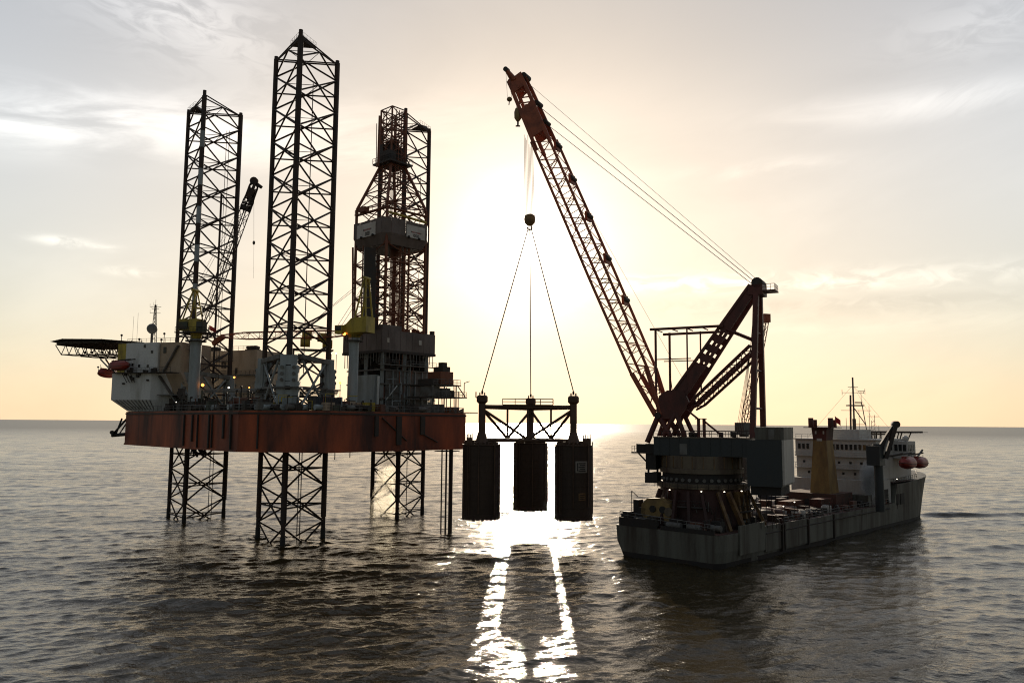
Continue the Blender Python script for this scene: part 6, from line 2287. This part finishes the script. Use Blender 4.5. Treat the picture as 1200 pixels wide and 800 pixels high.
# ------------------------------------------------------------------ falling water under the rig and funnel smoke
def vapour(name, mb, mname, dens, col, label, noise_scale, lo, hi, aniso, centre, radii):
    m = bpy.data.materials.new(mname)
    m.use_nodes = True
    nt = m.node_tree
    nt.nodes.clear()
    out = nt.nodes.new('ShaderNodeOutputMaterial')
    vol = nt.nodes.new('ShaderNodeVolumePrincipled')
    vol.inputs['Color'].default_value = (*col, 1)
    vol.inputs['Anisotropy'].default_value = aniso
    geo = nt.nodes.new('ShaderNodeNewGeometry')
    mp = nt.nodes.new('ShaderNodeMapping')
    mp.inputs['Scale'].default_value = noise_scale
    nt.links.new(geo.outputs['Position'], mp.inputs['Vector'])
    nz = nt.nodes.new('ShaderNodeTexNoise')
    nz.inputs['Scale'].default_value = 1.0
    nz.inputs['Detail'].default_value = 4
    nt.links.new(mp.outputs[0], nz.inputs['Vector'])
    mr = nt.nodes.new('ShaderNodeMapRange')
    mr.inputs['From Min'].default_value, mr.inputs['From Max'].default_value = lo, hi
    mr.inputs['To Max'].default_value = dens
    nt.links.new(nz.outputs['Fac'], mr.inputs['Value'])
    # thins out towards its edges
    mc = nt.nodes.new('ShaderNodeVectorMath')
    mc.operation = 'SUBTRACT'
    nt.links.new(geo.outputs['Position'], mc.inputs[0])
    mc.inputs[1].default_value = centre
    ms = nt.nodes.new('ShaderNodeVectorMath')
    ms.operation = 'DIVIDE'
    nt.links.new(mc.outputs[0], ms.inputs[0])
    ms.inputs[1].default_value = radii
    ml = nt.nodes.new('ShaderNodeVectorMath')
    ml.operation = 'LENGTH'
    nt.links.new(ms.outputs[0], ml.inputs[0])
    fo = nt.nodes.new('ShaderNodeMapRange')
    fo.interpolation_type = 'SMOOTHSTEP'
    fo.inputs['From Min'].default_value, fo.inputs['From Max'].default_value = 1.0, 0.15
    nt.links.new(ml.outputs['Value'], fo.inputs['Value'])
    mu = nt.nodes.new('ShaderNodeMath')
    mu.operation = 'MULTIPLY'
    nt.links.new(mr.outputs[0], mu.inputs[0])
    nt.links.new(fo.outputs[0], mu.inputs[1])
    nt.links.new(mu.outputs[0], vol.inputs['Density'])
    nt.links.new(vol.outputs[0], out.inputs['Volume'])
    M[mname] = m
    o = mb.build(name, mname, None)
    o['kind'] = 'stuff'
    o['label'] = label
    return o


# cooling water falling from the keel in front of the far leg
w0 = water(452, 606)
mb = MB()
rings = []
for t, rx, ry in ((0, 1.6, 1.0), (.15, 2.2, 1.3), (.4, 2.9, 1.6), (.7, 3.6, 2.0), (.9, 5.2, 2.8), (1.0, 7.0, 3.6)):
    z = KEEL - .05 + (.1 - KEEL) * t
    rings.append([vv(w0.x + .6 - 1.0 * t + rx * math.cos(a), w0.y + ry * math.sin(a), z) for a in [2 * math.pi * i / 14 for i in range(14)]])
mb.loft(rings)
vapour('water_spray', mb, 'spray_water', 0.45, (0.98, 0.93, 0.78), 'misty curtain of discharge water falling from the rig hull in front of the far leg', (0.9, 0.9, 0.12), 0.30, 0.75, 0.6, (w0.x + .2, w0.y, 4.0), (5.2, 3.4, 24.0))
# thin exhaust smoke drifting over the deck before the deckhouse
mb = MB()
c0 = FS(71.5, -9.0, 0)
rings = []
for z, dx, r_ in ((DK + 1.5, 0, 1.2), (DK + 3, .3, 2.2), (DK + 5.5, .9, 2.9), (DK + 8, 1.6, 3.0), (DK + 10.5, 2.2, 2.3), (DK + 12.0, 2.6, 1.0)):
    rings.append([vv(c0.x + dx + r_ * math.cos(a), c0.y + r_ * math.sin(a), z) for a in [2 * math.pi * i / 14 for i in range(14)]])
mb.loft(rings)
vapour('smoke', mb, 'smoke_air', 2.2, (0.93, 0.95, 0.96), 'thin blue-grey smoke drifting up in front of the ship deckhouse', (0.45, 0.45, 0.35), 0.34, 0.72, 0.3, (c0.x + 1.2, c0.y, DK + 6.2), (3.3, 3.3, 6.2))
